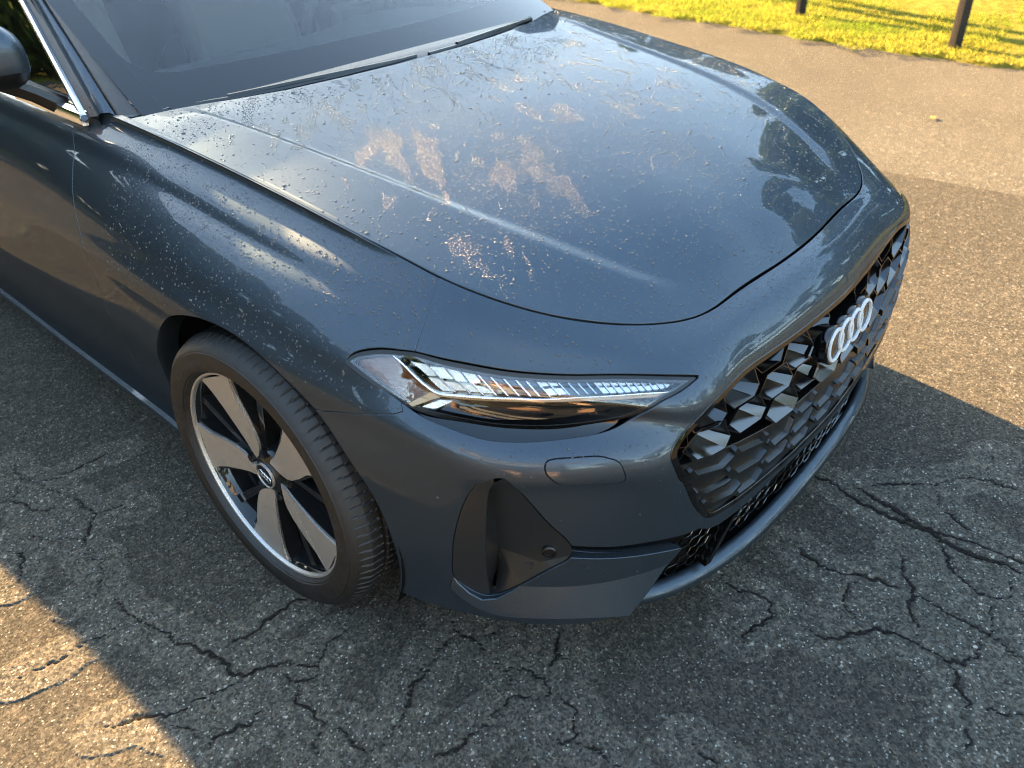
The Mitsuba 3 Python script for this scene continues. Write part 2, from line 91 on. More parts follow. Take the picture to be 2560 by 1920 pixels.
def panel(polys,f,fn,step=.008,lip=.0015,depth=.012,holes=(),rim=True,off=0.0):
    "a skin over the parameter polygon (minus holes), its edges rolled inwards; returns (vertices, faces, normals)"
    ext=densify(polys,step); rings=[ext]+[densify(h,step) for h in holes]
    P=Polygon(ext,[r for r in rings[1:]])
    if not P.is_valid: P=P.buffer(0)
    x0,y0,x1,y1=P.bounds
    gx=np.arange(x0,x1,step); gy=np.arange(y0,y1,step*.87)
    G=np.stack(np.meshgrid(gx,gy,indexing='ij'),-1); G[...,0]+=(np.arange(len(gy))%2)[None,:]*step/2; G=G.reshape(-1,2)
    inner=P.buffer(-step*.45)
    G=G[shapely.contains_xy(inner,G[:,0],G[:,1])]
    pts=np.vstack(rings+[G]); nb=[len(r) for r in rings]
    tri=Delaunay(pts).simplices
    c=pts[tri].mean(1); tri=tri[shapely.contains_xy(P,c[:,0],c[:,1])]
    a,b,cc=(pts[tri[:,k]] for k in range(3)); ar=(b-a)[:,0]*(cc-a)[:,1]-(b-a)[:,1]*(cc-a)[:,0]
    tri=tri[np.abs(ar)>1e-12]; ar=ar[np.abs(ar)>1e-12]
    X=f(pts[:,0],pts[:,1]); N=fn(pts[:,0],pts[:,1]); X=X+off*N
    t=tri[0]; tn=np.cross(X[tri[:,1]]-X[tri[:,0]],X[tri[:,2]]-X[tri[:,0]])
    flip=(tn*N[tri[:,0]]).sum(1)<0; tri[flip]=tri[flip][:,[0,2,1]]
    Vs,Fs,Ns=[X],[tri],[N]; base=len(X); s=0
    if rim:
        for ri,k in enumerate(nb):
            idx=np.arange(s,s+k); s+=k
            B,n=X[idx],N[idx]; T=np.roll(B,-1,0)-np.roll(B,1,0); T/=np.linalg.norm(T,axis=1,keepdims=True)+1e-12
            o=np.cross(T,n); o/=np.linalg.norm(o,axis=1,keepdims=True)+1e-12
            # outward test in parameter space
            uvb=pts[idx]; mid=(X[idx]+o*1e-3)
            ring=shapely.LinearRing(uvb); ccw=ring.is_ccw
            # sign: compare the handedness of (T,n) against the polygon's winding
            du=(np.roll(uvb,-1,0)-np.roll(uvb,1,0)); perp=np.stack([du[:,1],-du[:,0]],-1)*(1 if ccw else -1)*(1 if ri==0 else -1)
            e=1e-4; perp/=np.linalg.norm(perp,axis=1,keepdims=True)+1e-12
            Xo=f(uvb[:,0]+e*perp[:,0],uvb[:,1]+e*perp[:,1])+off*n
            sg=np.sign(((Xo-B)*o).sum(1)); sg[sg==0]=1; o=o*np.median(sg)
            prev=idx
            prof=[(0,0,0),(.6*lip,-.25*lip,.5),(lip,-lip,1.0),(lip,-depth,1.0)]
            for (po,pn,tt) in prof[1:]:
                nv=B+o*po+n*pn; nn=n*(1-tt)+o*tt; nn/=np.linalg.norm(nn,axis=1,keepdims=True)
                cur=np.arange(base,base+k); Vs.append(nv); Ns.append(nn); base+=k
                a,b=prev,np.roll(prev,-1); c,d=cur,np.roll(cur,-1)
                q=np.vstack([np.c_[a,b,d],np.c_[a,d,c]])
                VV=np.vstack(Vs); tn=np.cross(VV[q[:,1]]-VV[q[:,0]],VV[q[:,2]]-VV[q[:,0]]); NN=np.vstack(Ns)
                fl=(tn*NN[q].sum(1)).sum(1)<0; q[fl]=q[fl][:,[0,2,1]]; Fs.append(q)
                prev=cur
    return np.vstack(Vs),np.vstack(Fs),np.vstack(Ns)
# ---------------------------------------------------------------- helpers
def rgb(*c): return {'type':'rgb','value':[float(x) for x in c]}
def two(b): return {'type':'twosided','bsdf':b}
def numbered(k):
    if k not in scene and not any(q.startswith(k+'__') for q in scene): return k
    i=1
    while True:
        q='%s_%03d'%(k,i)
        if q not in scene and not any(z.startswith(q+'__') for z in scene): return q
        i+=1
def add(key,mesh,bsdf,smooth=30,**more):
    key=numbered(key); scene[key]=mikit.ply(mesh,bsdf,smooth=smooth,**more); return key
def raw(key,vfn,bsdf,uv=None,**more):
    key=numbered(key); v,f,n=vfn
    scene[key]={'type':'ply','filename':meshkit.write_ply((v,f),True,uv=uv,normals=n),'bsdf':{'type':'ref','id':bsdf},**more}; return key
def mir(vfn): return vfn[0]*[1,-1,1],vfn[1][:,[0,2,1]],vfn[2]*[1,-1,1]
def mirm(m): m=m.copy(); m.vertices=m.vertices*[1,-1,1]; m.invert(); return m
def cat(ms): return trimesh.util.concatenate(ms)
def rr(p,step=.008): return smooth_poly(p,step)
def U(p): return np.asarray(p,float)+[UM,0]
def mu(p): return np.asarray(p,float)*[-1,1]+[UM,0]        # relative parameter points, mirrored to the left side
def pan(poly,off=0.0,f=None,fn=None,**k):
    "panel from a shapely polygon"
    poly=poly.buffer(0)
    if poly.geom_type!='Polygon': poly=max(poly.geoms,key=lambda g:g.area)
    return panel(np.array(poly.exterior.coords)[:-1],f or belt,fn or belt_n,holes=[np.array(r.coords)[:-1] for r in poly.interiors],off=off,**k)
def tube(path,r,n=10,closed=False):
    "round bar along a path; r a number or one per point"
    P=np.asarray(path,float); m=len(P); r=np.broadcast_to(np.asarray(r,float),(m,))
    t=(np.roll(P,-1,0)-np.roll(P,1,0)) if closed else np.gradient(P,axis=0); t/=np.linalg.norm(t,axis=1,keepdims=True)
    ref=np.array([0,0,1.]) if abs(t[:,2]).mean()<.8 else np.array([1.,0,0])
    a=np.cross(t,ref); a/=np.linalg.norm(a,axis=1,keepdims=True); b=np.cross(a,t)
    th=np.linspace(0,2*np.pi,n,endpoint=False)
    V=(P[:,None]+r[:,None,None]*(np.cos(th)[None,:,None]*a[:,None]+np.sin(th)[None,:,None]*b[:,None])).reshape(-1,3)
    F=[]
    for i in range(m if closed else m-1):
        j=(i+1)%m
        for k in range(n): l=(k+1)%n; F+=[(i*n+k,j*n+k,j*n+l),(i*n+k,j*n+l,i*n+l)]
    if not closed:
        V=np.vstack([V,P[:1],P[-1:]])
        for k in range(n): l=(k+1)%n; F+=[(m*n,k,l),(m*n+1,(m-1)*n+l,(m-1)*n+k)]
    M=trimesh.Trimesh(V,F,process=False); M.fix_normals(); return M
def loft(rings,closed=True,cap=True):
    "skin through rings of equal length"
    R=np.asarray(rings,float); m,n=R.shape[:2]; V=R.reshape(-1,3); F=[]
    for i in range(m-1):
        for k in range(n if closed else n-1): l=(k+1)%n; F+=[(i*n+k,(i+1)*n+k,(i+1)*n+l),(i*n+k,(i+1)*n+l,i*n+l)]
    if cap and closed:
        c=len(V); V=np.vstack([V,R[0].mean(0),R[-1].mean(0)])
        for k in range(n): l=(k+1)%n; F+=[(c,k,l),(c+1,(m-1)*n+l,(m-1)*n+k)]
    M=trimesh.Trimesh(V,F,process=False)
    if cap and closed: M.fix_normals()
    return M
def prism(pts2,f,d0,d1):
    "solid between two copies of a polygon: f maps (n,2) points and a depth to space"
    P=np.asarray(pts2,float); a,b=f(P,d0),f(P,d1); n=len(P); V=np.vstack([a,b])
    g=trimesh.creation.triangulate_polygon(Polygon(P),engine='earcut'); tri=np.asarray(g[1]); pv=np.asarray(g[0])
    idx=[int(np.argmin(((P-q)**2).sum(1))) for q in pv]; tri=np.array([[idx[k] for k in t] for t in tri])
    F=np.vstack([tri,tri[:,::-1]+n]+[[(i,(i+1)%n,n+(i+1)%n),(i,n+(i+1)%n,n+i)] for i in range(n)])
    M=trimesh.Trimesh(V,F,process=False); M.fix_normals(); return M
def bd(uv,d): return belt(uv[:,0],uv[:,1])+d*belt_n(uv[:,0],uv[:,1])
def rbox(c,s,r=.02,seg=12):
    import manifold3d as m3
    c=np.array(c,float); h=np.array(s,float)/2-r
    M=m3.Manifold.batch_hull([m3.Manifold.sphere(r,seg).translate(list(c+h*np.array(q))) for q in np.ndindex(2,2,2) for q in [np.array(q)*2-1]])
    m=M.to_mesh(); return trimesh.Trimesh(m.vert_properties[:,:3],m.tri_verts)
# ---------------------------------------------------------------- materials
N_=mikit.noise; FB=mikit.fbm
def plastic(c,ior=1.5,**k): return {'type':'plastic','diffuse_reflectance':c if isinstance(c,dict) else rgb(*c),'int_ior':ior,'nonlinear':True,**k}
def rough(c,a=.25,ior=1.5): return {'type':'roughplastic','diffuse_reflectance':c if isinstance(c,dict) else rgb(*c),'alpha':a,'int_ior':ior,'nonlinear':True}
def _paint(p,n,uv):
    fl=mikit.cell_rand(p.x*1500,p.y*1500,p.z*1500); g=FB(p.x*3,p.y*3,p.z*3)
    return mi.Color3f(.048,.062,.075)*(.85+.45*fl*fl)*(.94+.12*g)
scene['car_paint']=two({'type':'blendbsdf','weight':.19,'a':plastic(mikit.proc(_paint),1.54),'b':{'type':'roughconductor','alpha':.24,'eta':rgb(1.2,1.2,1.2),'k':rgb(3,3,3),'specular_reflectance':rgb(.25,.30,.36)}})
scene['gloss_black']=two(plastic((.006,.006,.006),1.55))
scene['satin_black']=two(rough((.012,.012,.0125),.22))
scene['dark_trim']=two(rough((.042,.041,.040),.13,1.6))
scene['grille_black']=two(rough((.010,.010,.011),.04,1.75))
scene['grille_plastic']=two(rough((.013,.0125,.012),.16,1.55))
scene['lamp_border']=two(rough((.010,.010,.010),.3))
scene['matt_black']=two({'type':'diffuse','reflectance':rgb(.008,.008,.008)})
scene['rubber']=two(rough(mikit.proc(lambda p,n,uv: mi.Color3f(.026,.025,.024)*(.7+.6*FB(p.x*40,p.y*40,p.z*40))),.45))
scene['chrome']=two({'type':'roughconductor','material':'Cr','alpha':.04})
scene['bright_alu']=two({'type':'roughconductor','material':'Al','alpha':.08})
scene['machined']=two({'type':'blendbsdf','weight':.45,'a':{'type':'roughconductor','alpha':.3,'material':'Al','specular_reflectance':rgb(.8,.77,.72)},'b':{'type':'diffuse','reflectance':rgb(.24,.225,.20)}})
scene['wheel_black']=two(plastic((.020,.020,.021),1.5))
scene['brake_iron']=two({'type':'blendbsdf','weight':.6,'a':{'type':'roughconductor','material':'Cr','alpha':.3},'b':{'type':'diffuse','reflectance':rgb(.17,.155,.14)}})
scene['lamp_housing']=two(rough((.010,.010,.011),.25))
scene['badge_white']=two(rough((.72,.72,.72),.2))
scene['clear_lens']={'type':'thindielectric','int_ior':1.5}
scene['window_glass']={'type':'thindielectric','int_ior':1.45,'specular_transmittance':rgb(.66,.72,.68),'specular_reflectance':rgb(.62,.62,.62)}
scene['side_glass']=two(plastic((.006,.007,.006),1.6))
scene['frit_black']=two(plastic((.010,.009,.009),1.5))
scene['lamp_white']=two(rough(mikit.proc(lambda p,n,uv: mi.Color3f(.90,.92,.88)*(.72+.40*N_(p.x*700,p.y*700,p.z*260))),.15))
scene['lamp_blue']=two(plastic((.05,.07,.11),1.6))
scene['lamp_bar']=two({'type':'roughconductor','material':'Al','alpha':.15,'specular_reflectance':rgb(.55,.60,.72)})
scene['lamp_amber']=two(plastic(mikit.proc(lambda p,n,uv: mi.Color3f(.24,.10,.045)*(.5+.7*N_(p.x*160+p.z*300,p.z*700,p.y*160))),1.5))
scene['lamp_beige']=two(rough((.55,.42,.26),.2))
scene['interior']=two({'type':'diffuse','reflectance':rgb(.045,.045,.045)})
scene['seat_cloth']=two({'type':'diffuse','reflectance':rgb(.16,.155,.145)})
scene['water']=two(rough((.12,.125,.135),.045,1.38))
scene['dew']=two(rough((.17,.17,.172),.08,1.4))
# ---------------------------------------------------------------- the car
labels['car']={'label':'dark blue grey sedan with rain drops on its bonnet parked on cracked asphalt','category':'car'}
VE=VC[-1]
def P2(k): return U(D[k])
def solve_v(u,z):
    "v at which the skin has height z"
    vv=np.linspace(0,VE,240); return np.interp(-z,-belt(np.full(240,u),vv)[:,2],vv)
def arch_poly(cx,R=.384):
    uu=np.linspace(UC[0],UM-.9,1600); vv=np.linspace(0,VE,160); A,B=np.meshgrid(uu,vv,indexing='ij'); X=belt(A,B)
    from scipy.spatial import cKDTree
    t=cKDTree(np.c_[X[...,0].ravel(),X[...,2].ravel()]); a=np.linspace(-.42,np.pi+.42,90)
    q=np.c_[cx+R*np.cos(a),.336+R*np.sin(a)]; q=q[q[:,1]>.185]; d,i=t.query(q,k=4)
    w=1/(d+1e-6); uv=np.c_[(A.ravel()[i]*w).sum(1)/w.sum(1),(B.ravel()[i]*w).sum(1)/w.sum(1)]
    k=np.ones(5)/5; 
    for c in (0,1): uv[2:-2,c]=np.convolve(uv[:,c],k,'valid')
    return uv
AF=arch_poly(0.0); AR=arch_poly(-2.895)
def closed_arch(a): return Polygon(np.vstack([a,[[a[-1,0]+.0,VE+.05],[a[0,0],VE+.05]]])).buffer(0)
ARCHF,ARCHR=closed_arch(AF),closed_arch(AR)
lamp=Polygon(smooth_poly(P2('lamp')[np.r_[0:14]],.006,closed=False).tolist()+smooth_poly(P2('lamp')[np.r_[13:32,0]],.006,closed=False).tolist()[1:-1]).buffer(0)
s1,s2,dg=P2('split1'),P2('split2'),P2('doorgap'); L0=np.array([[UM-1.03,.19]])
dgl=np.vstack([[[dg[0,0]-.03,0]],dg,[[dg[-1,0]-.005,VE]]])
front=Polygon(np.vstack([[[s1[0,0],0]],s1[1:],L0,s2,[[UM-1.5,.33],[UM-1.5,VE],[UM,VE],[UM,0]]]))
fendp=Polygon(np.vstack([[[s1[0,0],0]],s1[1:],L0,s2,[[UM-1.5,.33],[UM-1.5,VE]],dgl[::-1]]))
grill_r=smooth_poly(P2('grille'),.008,closed=False)
grill_r=grill_r[grill_r[:,0]<UM-.05]
gh=np.vstack([[[UM,grill_r[0,1]+.002]],grill_r,[[UM,grill_r[-1,1]+.002]]]); GR=Polygon(np.vstack([gh,mu(gh-[UM,0])[::-1]])).buffer(0).buffer(-.006).buffer(.006)
vent=Polygon(smooth_poly(P2('vent'),.006))
st,sb,le,lb=P2('striptop'),P2('stripbot'),P2('lipend'),P2('lipbot')
strip=Polygon(np.vstack([st,[[UM-.43,.56]],sb[::-1]])).buffer(0)
sur=P2('surround')
iv=.545
INT=Polygon(np.vstack([[[le[2,0],VE+.01]],le[::-1],st[-1:]+[0,.002],sur[5:]+[0,.006],[[UM,iv]],mu(sur[5:]+[0,.006]-[UM,0])[::-1],mu(st[-1:]+[0,.002]-[UM,0]),mu(le-[UM,0]),[[2*UM-le[2,0],VE+.01]]])).buffer(0)
lip=Polygon(np.vstack([smooth_poly(lb,.008,closed=False),le[::-1][1:],sb[::-1],P2('vent')[8:18]])).buffer(0).buffer(-.004)
M2=lambda g: Polygon(mu(np.array(g.exterior.coords)-[UM,0])).buffer(0)
front_all=front.union(M2(front).union(front)).buffer(.0005)
bump=front_all
for g in (lamp.buffer(.001),ARCHF,vent.buffer(.001),strip): bump=bump.difference(g).difference(M2(g))
bump=bump.difference(GR).difference(INT).buffer(-.0016)
raw('car__bumper',pan(bump,step=.0075,lip=.0016,depth=.014),'car_paint')
fend=fendp.difference(lamp.buffer(.001)).difference(ARCHF).buffer(-.0016)
fv=pan(fend,step=.008,lip=.0015,depth=.014); raw('car__fender',fv,'car_paint'); raw('car__fender',mir(fv),'car_paint')
# lower lip facets and the recessed strip beside the air vents
def lipf(u,v): return belt(u,v)+(-.027+.060*np.clip((v-.49)/.21,0,1))[...,None]*belt_n(u,v) if np.ndim(v) else None
def numn(f,e=1e-3):
    def g(u,v):
        n=np.cross(f(u,v+e)-f(u,v-e),f(u+e,v)-f(u-e,v)); return n/np.linalg.norm(n,axis=-1,keepdims=True)
    return g
lv=pan(lip,f=lipf,fn=numn(lipf),step=.007,lip=.003,depth=.020); sv=pan(strip.buffer(.002),off=-.028,step=.008,rim=False)
for m in (lambda x:x,mir):
    raw('car__lower_lip',m(lv),'car_paint'); raw('car__bumper_strip',m(sv),'satin_black')
# doors and rear quarter
uB,uC_=UC[3]-.42,UC[2]+.55
back=Polygon(np.vstack([dgl,[[UC[0],VE],[UC[0],0]]])).difference(ARCHR)
from shapely.geometry import box as sbox
for k,(a,b) in (('door',(uB,UM)),('rear_door',(uC_,uB)),('rear_fender',(0,uC_))):
    pv=pan(back.intersection(sbox(a,0,b,VE)).buffer(-.002),step=.02 if k!='door' else .012)
    raw('car__'+k,pv,'car_paint'); raw('car__'+k,mir(pv),'car_paint')
# wheel arch lips and liners
for a,cx in ((AF,0),(AR,-2.895)):
    E=belt(a[:,0],a[:,1]); c=np.array([cx,0,.336]); rad=(E-c)*[1,0,1]; rad/=np.linalg.norm(rad,axis=1,keepdims=True)
    lipm=loft([E,E+[0,.012,0]-rad*.004,E+[0,.05,0]-rad*.004],closed=False,cap=False)
    th=np.linspace(-.5,np.pi+.5,50); ring=lambda y,r: np.c_[cx+r*np.cos(th),np.full(50,y),.336+r*np.sin(th)]
    lin=loft([ring(-.925+.05,.395),ring(-.60,.395),ring(-.60,.02)],closed=False,cap=False)
    for m in (lambda x:x,mirm):
        add('car__arch_lip',m(lipm),'car_paint',smooth=40); add('car__wheel_arch_liner',m(lin),'matt_black')
# bonnet
gap=belt(np.linspace(UC[5],UM,140),np.zeros(140))[:,:2]; gap=gap[gap[:,0]>-.503]
HP=np.vstack([gap,(gap*[1,-1])[::-1][1:],(REAR[:,:2]*[1,-1]),REAR[::-1,:2][1:]])
HPoly=Polygon(HP).buffer(0); HPoly=HPoly.buffer(-.0045).buffer(-.012).buffer(.012)
raw('car__bonnet',pan(HPoly,f=hood,fn=hood_n,step=.0085,lip=.002,depth=.016),'car_paint')
raw('car__engine_bay',pan(HPoly.buffer(.03),off=-.03,f=hood,fn=hood_n,step=.04,rim=False),'matt_black')
lin=Polygon([(UC[5]-.05,.004),(2*UM-UC[5]+.05,.004),(2*UM-UC[5]+.05,VE-.02),(UC[5]-.05,VE-.02)]).difference(ARCHF.buffer(.01)).difference(M2(ARCHF).buffer(.01))
raw('car__inner_liner',pan(lin,off=-.062,step=.03,rim=False),'matt_black')
cap=Polygon([(-.512,-.7455),(-.60,-.7605),(-.70,-.7625),(-.78,-.763),(-.66,-.735),(-.60,-.715),(-.53,-.69),(-.475,-.655)])
capf=lambda x,y: np.stack([x,y,.984+(-.51-x)*.068+.10*(y+.75)],-1)
capn=lambda x,y: np.tile(np.array([.068,-.10,1.0])/1.008,(len(np.atleast_1d(x)),1))
cv=pan(cap.buffer(-.002),f=capf,fn=capn,step=.01,lip=.001,depth=.008); raw('car__fender_cap',cv,'car_paint'); raw('car__fender_cap',mir(cv),'car_paint')
# towing eye cover: a proud lid in its own recess
tow=Polygon(smooth_poly(P2('tow'),.004))
raw('car__tow_eye_cover',pan(tow.buffer(-.001),off=.0012,step=.006,lip=.0014,depth=.003),'car_paint')
raw('car__tow_eye_cover__seam',pan(tow.buffer(.0022).difference(tow.buffer(-.002)),off=.0006,step=.004,rim=False),'matt_black')
# ---------------------------------------------------------------- headlights
def lensf(u,v):                  # the lens drops straight where the body below it curves out
    vk=np.minimum(v,.170); e=.012; return belt(u,vk)+(v-vk)[...,None]*(belt(u,vk+e*.5)-belt(u,vk-e))/(1.5*e)
def lampset(m,mm):
    H=numbered('car__headlight')
    L=lamp.buffer(-.002)
    raw(H+'__lens',m(pan(L.buffer(-.004),f=lensf,fn=numn(lensf),off=-.0028,step=.007,rim=False)),'clear_lens')
    raw(H+'__frame',m(pan(L.buffer(.0015).difference(L.buffer(-.0065)),f=lensf,fn=numn(lensf),off=-.0045,step=.004,lip=.001,depth=.03)),'lamp_border')
    raw(H+'__housing',m(pan(L,off=-.030,step=.009,rim=False)),'gloss_black')
    raw(H+'__side_marker',m(pan(Polygon(P2('amber')).buffer(-.003).buffer(.003),off=-.010,step=.007,depth=.018)),'lamp_amber')
    ct,cb,cl=P2('chrome_top'),P2('chrome_bot'),P2('chrome_low')
    rs=lambda q,n: q[0]+0*q if n is None else np.stack([np.interp(np.linspace(0,1,n),np.r_[0,np.cumsum(np.linalg.norm(np.diff(q,axis=0),axis=1))]/np.linalg.norm(np.diff(q,axis=0),axis=1).sum(),q[:,c]) for c in (0,1)],-1)
    A,B=rs(ct,60),rs(cb,60)
    mid=(A+B)/2; st_=loft([bd(A,-.010),bd(mid,-.003),bd(B,-.010),bd(B,-.02)],closed=False,cap=False); add(H+'__chrome_strip',mm(st_),'bright_alu',smooth=True)
    A2,B2=rs(ct[3:],50),rs(cl,50); st2=loft([bd(A2,-.010),bd((A2+B2)/2,-.006),bd(B2,-.010)],closed=False,cap=False); add(H+'__lower_strip',mm(st2),'lamp_beige',smooth=True)
    add(H+'__branch',mm(prism(P2('branch'),bd,-.018,-.007)),'lamp_beige'); add(H+'__light_blade',mm(prism(P2('blade'),bd,-.018,-.008)),'lamp_white')
    bt_,bb_=P2('bars_top'),P2('bars_bot'); lit=[1,1,1,0,0,0,0,0,1,1,0,0,0,0]+[1]*20
    for i in range(len(bt_)):
        t,b=bt_[i],bb_[i]; w=.0032 if i<8 else .0024
        add(H+'__divider_bar',mm(prism(np.array([t,t+[w,0],b+[w,0],b]),bd,-.020,-.010)),'lamp_bar')
        if i<len(bt_)-1:
            t2,b2=bt_[i+1],bb_[i+1]; a0=t+[w*1.3,0]; a1=t2-[w*.4,0]; c0=b+[w*1.3,0]; c1_=b2-[w*.4,0]
            for (f0,f1) in ((.06,.46),(.60,.95)):
                q=np.array([a0+(c0-a0)*f0,a1+(c1_-a1)*f0,a1+(c1_-a1)*f1,a0+(c0-a0)*f1])
                add(H+'__light_cell',mm(prism(q,bd,-.024,-.0135)),'lamp_white' if lit[i] else 'lamp_blue')
    for k in ('cell0','cell0b'): add(H+'__light_cell',mm(prism(P2(k),bd,-.024,-.0135)),'lamp_white')
lampset(lambda x:x,lambda x:x); lampset(mir,mirm)
# ---------------------------------------------------------------- radiator grille
raw('car__grille__frame',pan(GR.difference(GR.buffer(-.011)),off=.0015,step=.005,lip=.002,depth=.012),'gloss_black')
raw('car__grille__backing',pan(GR.buffer(.004),off=-.052,step=.02,rim=False),'matt_black')
inner=GR.buffer(-.011)
linep=U([(-.60,.275),(-.515,.287),(-.475,.291),(-.369,.327),(-.256,.358),(-.077,.366),(0,.368)]); linef=np.vstack([linep,mu(linep-[UM,0])[::-1][1:]])
lowp=inner.intersection(Polygon(np.vstack([linef,[[UM+.7,.7],[UM-.7,.7]]])))
raw('car__grille__lower_panel',pan(lowp.buffer(-.001),off=-.006,step=.008,lip=.002,depth=.03),'grille_plastic')
upp=inner.difference(Polygon(np.vstack([linef,[[UM+.7,.7],[UM-.7,.7]]])))
hexr=np.array([(-.034,-.004),(.030,.003),(.051,-.022),(.043,-.083),(-.022,-.088),(-.062,-.047)])
def cellmesh(bu,bv):
    c=np.array([UM+bu,bv]); h=hexr.copy(); h[:,0]+=.30*h[:,1]
    p=Polygon(c+h).intersection(upp.buffer(.002))
    if p.is_empty or p.geom_type!='Polygon' or p.area<3e-4: return None
    q=densify(np.array(shapely.geometry.polygon.orient(p).exterior.coords)[:-1],.012); ce=q.mean(0)
    sc=lambda k,sh: ce+(q-ce)*k+np.array(sh)
    lo,hi=q.min(0),q.max(0); back=np.c_[lo[0]+.006+(q[:,0]-lo[0])*.60,lo[1]+.004+(q[:,1]-lo[1])*.46]
    return loft([bd(q,-.006),bd(q,.0),bd(sc(.955,(0,0)),.0),bd(back*.5+sc(.955,(0,0))*.5,-.022),bd(back,-.044)],closed=True,cap=False)
for bu0,vs in ((-.081,(.19,.275,.36)),(-.163,(.145,.235,.323)),(-.253,(.172,.270,.358)),(-.352,(.125,.21,.30)),(-.457,(.226,.303)),(-.555,(.27,.33))):
    for v in vs:
        cm=cellmesh(bu0+.33*(v-.26),v)
        if cm is not None:
            for m in (lambda x:x,mirm): add('car__grille__blade_cell',m(cm),'grille_black',smooth=25)
rel=[[(-.386,.329),(-.371,.35),(-.291,.379),(-.286,.361)],[(-.280,.386),(-.258,.422),(-.204,.425),(-.188,.390)],[(-.181,.373),(-.164,.394),(-.116,.393),(-.105,.363)],
 [(-.503,.312),(-.490,.334),(-.423,.356),(-.390,.345)],[(-.401,.374),(-.375,.411),(-.304,.430),(-.279,.417)],[(-.289,.443),(-.271,.468),(-.217,.472),(-.200,.448)],[(-.193,.424),(-.181,.447),(-.131,.444),(-.108,.415)],
 [(-.489,.385),(-.470,.405),(-.416,.413),(-.396,.413)],[(-.47,.43),(-.455,.452),(-.39,.468),(-.36,.455)],[(-.38,.47),(-.365,.487),(-.31,.492),(-.285,.475)],[(-.19,.478),(-.175,.493),(-.13,.493),(-.115,.475)],[(-.095,.415),(-.08,.44),(-.03,.44),(-.012,.42)],[(-.095,.462),(-.08,.485),(-.03,.485),(-.012,.465)]]
for q in rel:
    q=U(q)+[.0,0]; g=LineString(q).buffer(.0045,cap_style='flat',join_style='mitre'); g2=g.intersection(lowp.buffer(-.004))
    if g2.is_empty or g2.geom_type!='Polygon': continue
    ring=np.array(shapely.geometry.polygon.orient(g2).exterior.coords)[:-1]
    sh=ring+np.array([0,-.006]); mesh=prism(ring,lambda a,d: bd(a+np.array([0,-.007])*(d<0),d),-.008,.004)
    for m in (lambda x:x,mirm): add('car__grille__relief_bar',m(mesh),'grille_plastic')
# emblem: four interlocking rings on a fluted block
EC=np.array([.8644,0,.568]); lean=math.radians(6); eN=np.array([math.cos(lean),0,math.sin(lean)]); eY=np.array([0,1.,0]); eZ=np.cross(eN,eY)
Rg=.0365; sp=.050; cs=[(k-1.5)*sp for k in range(4)]
def ep(a,b,d): return EC+np.asarray(a)[...,None]*eY+np.asarray(b)[...,None]*eZ+np.asarray(d)[...,None]*eN if np.ndim(a) else EC+a*eY+b*eZ+d*eN
blk=shapely.union_all([Point(c,0).buffer(Rg+.0065,32) for c in cs])
def eprism(poly,d0,d1,taper=0):
    q=np.array(shapely.geometry.polygon.orient(poly).exterior.coords)[:-1]
    r=[(d0,1+taper),(d1-.004,1.0),(d1-.001,.985),(d1,.955)]
    ce=np.array([0,0]); return loft([np.array([ep(x*s,y*s,d) for x,y in q]) for d,s in r],closed=True,cap=True)
add('car__emblem__block',eprism(blk,-.075,-.003),'gloss_black',smooth=28)
for i,c in enumerate(cs):
    th=np.linspace(0,2*np.pi,64,endpoint=False); prof=[(Rg,-.004),(Rg,.0),(Rg-.0012,.0012+.0003*i),(Rg-.0062,.0012+.0003*i),(Rg-.0072,0),(Rg-.0072,-.004)]
    add('car__emblem__ring',loft([np.array([ep(c+r*math.cos(t),r*math.sin(t),d) for t in th]) for r,d in prof],closed=True,cap=False),'badge_white',smooth=30)
# ---------------------------------------------------------------- lower intake and splitter
raw('car__lower_intake__backing',pan(INT.intersection(sbox(UM-.62,0,UM+.62,VE)),off=-.058,step=.02,rim=False),'matt_black')
def hexnet(u0,u1,v0,v1,w=.040,h=.026):
    out=[]
    i=0
    for a in np.arange(u0,u1,w*.78):
        for b in np.arange(v0+(i%2)*h/2,v1,h):
            q=np.array([(a-w/2,b),(a-w/4,b-h/2),(a+w/4,b-h/2),(a+w/2,b),(a+w/4,b+h/2),(a-w/4,b+h/2)])*.94+np.array([a,b])*.06
            if INT.buffer(-.01).contains(Polygon(q)): out.append(tube(bd(q,-.030),.0021,5,closed=True))
        i+=1
    return out
for a,b in ((UM-.60,UM-.36),(UM-.30,UM+.30)):
    hn=hexnet(a,b,.53,.66)
    if hn: 
        for m in ((lambda x:x,mirm) if a<UM-.5 else (lambda x:x,)):
            add('car__lower_intake__mesh',m(cat(hn)),'gloss_black')
fin=np.array([(-.355,.562),(-.340,.560),(-.405,.655),(-.425,.655)])
for m in (lambda x:x,mirm): add('car__lower_intake__strut',m(prism(U(fin),bd,-.05,-.004)),'gloss_black')
SP=np.array([(.700,-.660,.196),(.748,-.592,.187),(.790,-.520,.183),(.822,-.432,.182),(.846,-.330,.184),(.860,-.200,.187),(.866,0,.189)]); SPf=np.vstack([SP,(SP*[1,-1,1])[::-1][1:]])
sc_=CubicSpline(np.arange(len(SPf)),SPf)(np.linspace(0,len(SPf)-1,121)); tg=np.gradient(sc_,axis=0); tg/=np.linalg.norm(tg,axis=1,keepdims=True); outw=np.cross(tg,[0,0,1]); outw/=np.linalg.norm(outw,axis=1,keepdims=True); outw*=np.sign((outw*sc_*[1,1,0]).sum(1,keepdims=True))
prof=[(-.05,-.006),(-.036,-.002),(-.033,.011),(-.028,.0165),(-.020,.0165),(-.010,.0125),(-.003,.006),(0,-.002),(-.002,-.012),(-.012,-.016),(-.05,-.016)]
add('car__splitter',loft([sc_+outw*a+np.array([0,0,b]) for a,b in prof],closed=False,cap=False),'car_paint',smooth=50)
